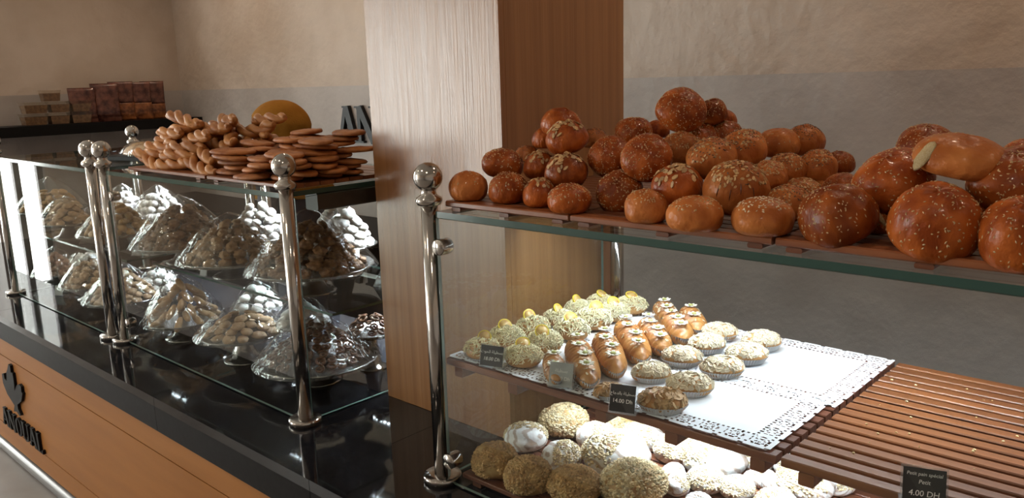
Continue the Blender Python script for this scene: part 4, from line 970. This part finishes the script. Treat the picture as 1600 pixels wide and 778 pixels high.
OR2 = ['first', 'second', 'third', 'fourth', 'fifth', 'sixth', 'seventh', 'eighth', 'ninth', 'tenth', 'eleventh', 'twelfth']
LN = ['bottom', 'second', 'third', 'fourth', 'fifth', 'topmost']
for li, pts in lay:
    pts = sorted(pts, key=lambda p: (p[0] - CAM.x) / p[1])
    for pi_, (x, y) in enumerate(pts): tw(x, y + .012, zb0 + .022 + li * .0285, rnd.uniform(-.45, .45) * (.35 if y < 1.30 else 1), rnd.randrange(3), 'fried twist pastry, %s from left in the %s heap layer, middle case' % (OR2[pi_], LN[li]), rnd.uniform(-.08, .08))
flv = []
for s in range(3):
    def ff(d, s=s):
        q = Vector(d); g = .10 * math.sin(d.x * 3 + math.cos(d.y * 4 + s) * 2) if d.z > 0 else 0
        return Vector((q.x * (1 + .04 * nz(d, 2)), q.y, math.copysign(abs(q.z) ** .55, q.z) * (1 + g + .5 * nz(Vector((d.x * 2, d.y * 5, s)), 1.3) * (1 if d.z > 0 else 0))))
    flv.append(solid(ff, (.080, .043, .0088), 24, 10).mesh('flat_biscuit', 'flat'))
ST = [(-2.375, 1.285, 5), (-2.20, 1.275, 4), (-2.36, 1.38, 6), (-2.36, 1.48, 6), (-2.195, 1.37, 7), (-2.055, 1.295, 5), (-2.05, 1.39, 7), (-2.055, 1.48, 8), (-2.205, 1.47, 8)]
SN = ['left front', 'centre front', 'left middle', 'left rear', 'centre middle', 'right front', 'right middle', 'right rear', 'centre rear']
ORD = ['first', 'second', 'third', 'fourth', 'fifth', 'sixth', 'seventh', 'eighth']
for (x, y, n), nm in zip(ST, SN):
    for k in range(n):
        o = ob('flat_biscuit', flv[rnd.randrange(3)], None, (x + rnd.uniform(-.042, .042), y + rnd.uniform(-.02, .02), zb0 + .001 + k * .0165), 'flat oval biscuit, %s in the %s stack beside the column' % ('topmost' if k == n - 1 else ORD[k] + ' from the board', nm), 'biscuit', 'flat oval biscuits stacked beside the column')
        o.rotation_euler = (rnd.uniform(-.07, .07), rnd.uniform(-.07, .07), rnd.uniform(-.5, .5))
# film wrapped tray behind the twists
g = gz(228, 252, GT); t = empty('wrapped_tray', (g.x - .05, g.y + .06, GT + .001), 'film wrapped dark tray of golden slices left of the fried twists', 'tray', None, .25)
MB().bar(-.17, .17, -.11, .11, 0, .022, .004).build('tray_base', 'blackmatt', t)
MB().ell((0, 0, .024), (.155, .098, .05), 28, 12, f=lambda d: Vector((d.x, d.y, max(d.z, 0) * (1 + .25 * nz(d, 3))))).build('pastry_slices', 'gold', t)
MB().ell((0, 0, .022), (.172, .112, .062), 36, 14, f=lambda d: Vector((d.x, d.y, max(d.z, 0) * (1 + .2 * nz(d, 4))))).build('film_cover', 'film', t)
# ------------------------------------------------------------------ black shelf on the left wall
XS = -5.8
MB().bar(XL + .001, XS, 1.615, YB - .001, 1.402, 1.468, .003).build('wall_shelf', 'blackmatt', None, label='black wall shelf on the left wall carrying bags and tubs', cat='shelf')
def bag(x0, y0, x1, y1, X_, lab, fill):
    c = gx((x0 + x1) / 2, y1, X_); wd = (x1 - x0) * depth(c) / F; h = (y1 - y0) * depth(c) / F; c.z = 1.469
    rz = math.atan2(c.y, c.x) + PI / 2 + rnd.uniform(-.1, .1); rz = PI / 2 * .75
    t = empty('snack_bag', c, lab, 'bag', 'bags of biscuits on the left wall shelf', rz)
    def sh(z0, z1, bulge, d=0):
        n, m = 14, 10; vs = []; fs = []
        for i in range(m + 1):
            u = z0 + (z1 - z0) * i / m; th = .5 * wd * .38 * max(.03, (1 - u ** 2.2)) * (min(1, .5 + 3 * u))
            for k in range(n):
                a = 2 * PI * k / n; xx = math.copysign(abs(math.cos(a)) ** .5, math.cos(a)) * wd / 2 * (1 - .04 * math.sin(PI * u)); yy = math.copysign(abs(math.sin(a)) ** .8, math.sin(a)) * (th + d)
                vs.append((xx, yy + .004 * nz((xx * 30, a, u * 6), 1), u * h))
        for i in range(m):
            for k in range(n): fs.append((i * n + k, i * n + (k + 1) % n, (i + 1) * n + (k + 1) % n, (i + 1) * n + k))
        return MB().add(vs + [], fs + [tuple(range(n - 1, -1, -1)), tuple(range(m * n, m * n + n))], 0, True)
    sh(fill, 1, 1).build('printed_top', 'bagdark', t); sh(0, fill + .01, 1, -.0005).build('clear_front', 'bagfill' if fill > .3 else 'bagdark', t)
for i, b_ in enumerate([(113, 133, 152, 186, -5.93, 'maroon snack bag leftmost on the wall shelf, leaning outwards', .1), (149, 130, 189, 188, -5.90, 'large maroon snack bag second from left on the wall shelf', .12),
     (176, 127, 212, 186, -5.95, 'maroon snack bag with shiny orange biscuits, third from left on the wall shelf', .45), (208, 128, 239, 185, -5.93, 'maroon snack bag fourth from left on the wall shelf', .45),
     (226, 127, 260, 184, -5.95, 'maroon snack bag at the right end of the row on the wall shelf', .4)]): bag(*b_)
def tub(x0, y0, x1, y1, X_, zb, lab):
    c = gx((x0 + x1) / 2, y1, X_); wd = (x1 - x0) * depth(c) / F; c.z = zb; h = .066
    t = empty('food_tub', c, lab, 'tub', 'clear tubs on the left wall shelf', PI / 2)
    q = lambda w_, z: [(-w_ / 2, -w_ * .36, z), (w_ / 2, -w_ * .36, z), (w_ / 2, w_ * .36, z), (-w_ / 2, w_ * .36, z)]
    B_ = [(0, 1, 5, 4), (1, 2, 6, 5), (2, 3, 7, 6), (3, 0, 4, 7), (3, 2, 1, 0)]
    MB().add(q(wd * .84, 0) + q(wd * .97, h), B_).build('tub_body', 'tub', t)
    MB().add(q(wd * .81, .002) + q(wd * .91, h * .8), B_ + [(4, 5, 6, 7)]).build('filling', 'content', t)
    MB().bar(-wd / 2, wd / 2, -wd * .37, wd * .37, h, h + .007, .002).build('tub_lid', 'tub', t)
    return zb + h + .0075
S1 = [(36, 176, 72, 193), (77, 176, 107, 191), (110, 175, 141, 190)]; nmn = ['left', 'middle', 'right']
z1 = [tub(*b_, -5.93, 1.469, 'clear food tub at the bottom of the %s stack on the wall shelf' % n) for b_, n in zip(S1, nmn)]
z2 = [tub(x0, y0 - 15, x1, y1 - 15, -5.93, z1[i] + .0005, 'clear food tub %s of the %s stack on the wall shelf' % ('in the middle' if i == 1 else 'on top', nmn[i])) for i, (x0, y0, x1, y1) in enumerate(S1)]
tub(68, 162, 95, 176, -5.93, z2[1] + .0005, 'clear food tub on top of the middle stack, highest on the wall shelf')
# ------------------------------------------------------------------ person behind the cases
PH = gy(457, 190, 2.25)
fd = Vector((-.90, -.35, 0)).normalized(); rt = Vector((fd.y, -fd.x, 0))
t = empty('person', (PH.x, PH.y, 0), 'person in an ochre headscarf and dark tunic looking down behind the middle case', 'person')
import bmesh
def body():
    hz = PH.z - .03
    J = {'pel': (0, 0, .86, .19, .16), 'waist': (0, 0, 1.0, .17, .14), 'chest': (.02, 0, 1.18, .19, .15), 'neckb': (.03, 0, 1.33, .075, .065), 'neck': (.05, 0, hz - .11, .05, .05), 'head': (.075, 0, hz, .085, .095), 'top': (.06, 0, hz + .07, .06, .06)}
    E_ = [('pel', 'waist'), ('waist', 'chest'), ('chest', 'neckb'), ('neckb', 'neck'), ('neck', 'head'), ('head', 'top')]
    for s, n_ in ((1, 'r'), (-1, 'l')):
        J['sh' + n_] = (.02, s * .18, 1.29, .06, .06); J['el' + n_] = (.02, s * .24, 1.03, .042, .042); J['wr' + n_] = (.24, s * .16, .95, .028, .03); J['pa' + n_] = (.31, s * .13, .935, .034, .018)
        J['hip' + n_] = (0, s * .09, .80, .095, .1); J['kn' + n_] = (.02, s * .09, .45, .06, .06); J['an' + n_] = (0, s * .09, .07, .04, .04); J['toe' + n_] = (.14, s * .10, .03, .035, .025)
        E_ += [('chest', 'sh' + n_), ('sh' + n_, 'el' + n_), ('el' + n_, 'wr' + n_), ('wr' + n_, 'pa' + n_), ('pel', 'hip' + n_), ('hip' + n_, 'kn' + n_), ('kn' + n_, 'an' + n_), ('an' + n_, 'toe' + n_)]
        for k in range(4):
            y = s * (.13 + (-.024 + .016 * k)); L_ = (.055, .068, .072, .062)[k]
            J['f%d%s' % (k, n_)] = (.345, y, .935, .011, .010); J['g%d%s' % (k, n_)] = (.345 + L_ * .5, y, .93, .009, .009); J['h%d%s' % (k, n_)] = (.345 + L_ * .85, y, .91, .008, .008)
            E_ += [('pa' + n_, 'f%d%s' % (k, n_)), ('f%d%s' % (k, n_), 'g%d%s' % (k, n_)), ('g%d%s' % (k, n_), 'h%d%s' % (k, n_))]
        J['t0' + n_] = (.29, s * .095, .93, .012, .012); J['t1' + n_] = (.325, s * .075, .92, .010, .010); E_ += [('pa' + n_, 't0' + n_), ('t0' + n_, 't1' + n_)]
    ks = list(J); me = bpy.data.meshes.new('body'); W_ = lambda p: fd * p[0] + rt * p[1] + Vector((0, 0, p[2]))
    me.from_pydata([W_(J[k]) for k in ks], [(ks.index(a), ks.index(b)) for a, b in E_], [])
    o = bpy.data.objects.new('body', me); COL.objects.link(o)
    sk_ = o.modifiers.new('skin', 'SKIN'); sk_.use_smooth_shade = True; su = o.modifiers.new('sub', 'SUBSURF'); su.levels = 2; su.render_levels = 2
    for i, k in enumerate(ks): me.skin_vertices[0].data[i].radius = J[k][3:5]; me.skin_vertices[0].data[i].use_root = (k == 'pel')
    dg = bpy.context.evaluated_depsgraph_get(); m2 = bpy.data.meshes.new_from_object(o.evaluated_get(dg)); bpy.data.objects.remove(o)
    for p in m2.polygons: p.use_smooth = True
    hc = W_((.075, 0, hz)); 
    for v in m2.vertices:                       # face relief: brow, nose, mouth, chin, eye sockets
        q = v.co - hc; a = q.dot(fd); b = q.dot(rt); c = q.z
        if a > .03 and abs(c) < .13 and q.length < .16:
            a_ = .022 * math.exp(-(b / .012) ** 2 - ((c + .018) / .022) ** 2) - .010 * (math.exp(-((b - .03) / .014) ** 2 - ((c - .008) / .012) ** 2) + math.exp(-((b + .03) / .014) ** 2 - ((c - .008) / .012) ** 2)) + .006 * math.exp(-(b / .022) ** 2 - ((c + .055) / .008) ** 2) + .008 * math.exp(-(b / .02) ** 2 - ((c + .085) / .014) ** 2)
            v.co += fd * a_
    m2.materials.clear(); m2.materials.append(M['skin']); m2.materials.append(M['robe'])
    for p in m2.polygons:
        c = p.center; lx = c.dot(fd); p.material_index = 0 if (c.z > 1.36 or (lx > .2 and c.z > .5)) else 1
    return m2, hc, W_
m2, hc, W_ = body(); ob('body', m2, t)
for s in (1, -1):
    e = ob('eye', MB().ell((0, 0, 0), (.011,) * 3, 10, 8).mesh('eye', 'eye'), t, hc + fd * .072 + rt * (.03 * s) + Vector((0, 0, .008)))
def scarf():
    n, m = 40, 30; vs = []; fs = []; keep = []
    for i in range(m + 1):
        u = i / m
        if u < .5: ph = u / .5 * PI / 2; r, z = .115 * math.sin(ph), .122 * math.cos(ph)
        else:
            q = (u - .5) / .5; z = -.34 * q; r = .115 - .010 * math.sin(PI * min(1, q * 2.2)) + .13 * max(0, q - .35) ** 1.1
        for k in range(n):
            a = 2 * PI * k / n; ca, sa = math.cos(a), math.sin(a); f_ = 1 + .05 * nz((ca * 3, sa * 3, z * 9), 1) + .03 * math.sin(a * 7 + z * 20) * (u > .5)
            x, y = r * ca * 1.08 * f_, r * sa * .98 * f_
            if ca > 0 and abs(z) < .16: x += .045 * ca * max(0, 1 - abs(z - .05) / .16)
            if ca < -.2: x -= .055 * u * (-ca)
            vs.append(fd * x + rt * y + Vector((0, 0, z)))
    for i in range(m):
        for k in range(n):
            a = 2 * PI * (k + .5) / n; u = (i + .5) / m
            z = .125 * math.cos(u / .5 * PI / 2) if u < .5 else -.34 * (u - .5) / .5
            if math.cos(a) > 0 and (math.sin(a) / .62) ** 2 + ((z - .0) / .09) ** 2 < 1: continue
            fs.append((i * n + k, i * n + (k + 1) % n, (i + 1) * n + (k + 1) % n, (i + 1) * n + k))
    return MB().add(vs, [q[::-1] for q in fs], 0, True)
s_ = scarf().build('headscarf', 'scarf', t, hc - fd * .012 + Vector((0, 0, .012))); md = s_.modifiers.new('thickness', 'SOLIDIFY'); md.thickness = .004; md.offset = 0
t.rotation_euler = (0, 0, 0)
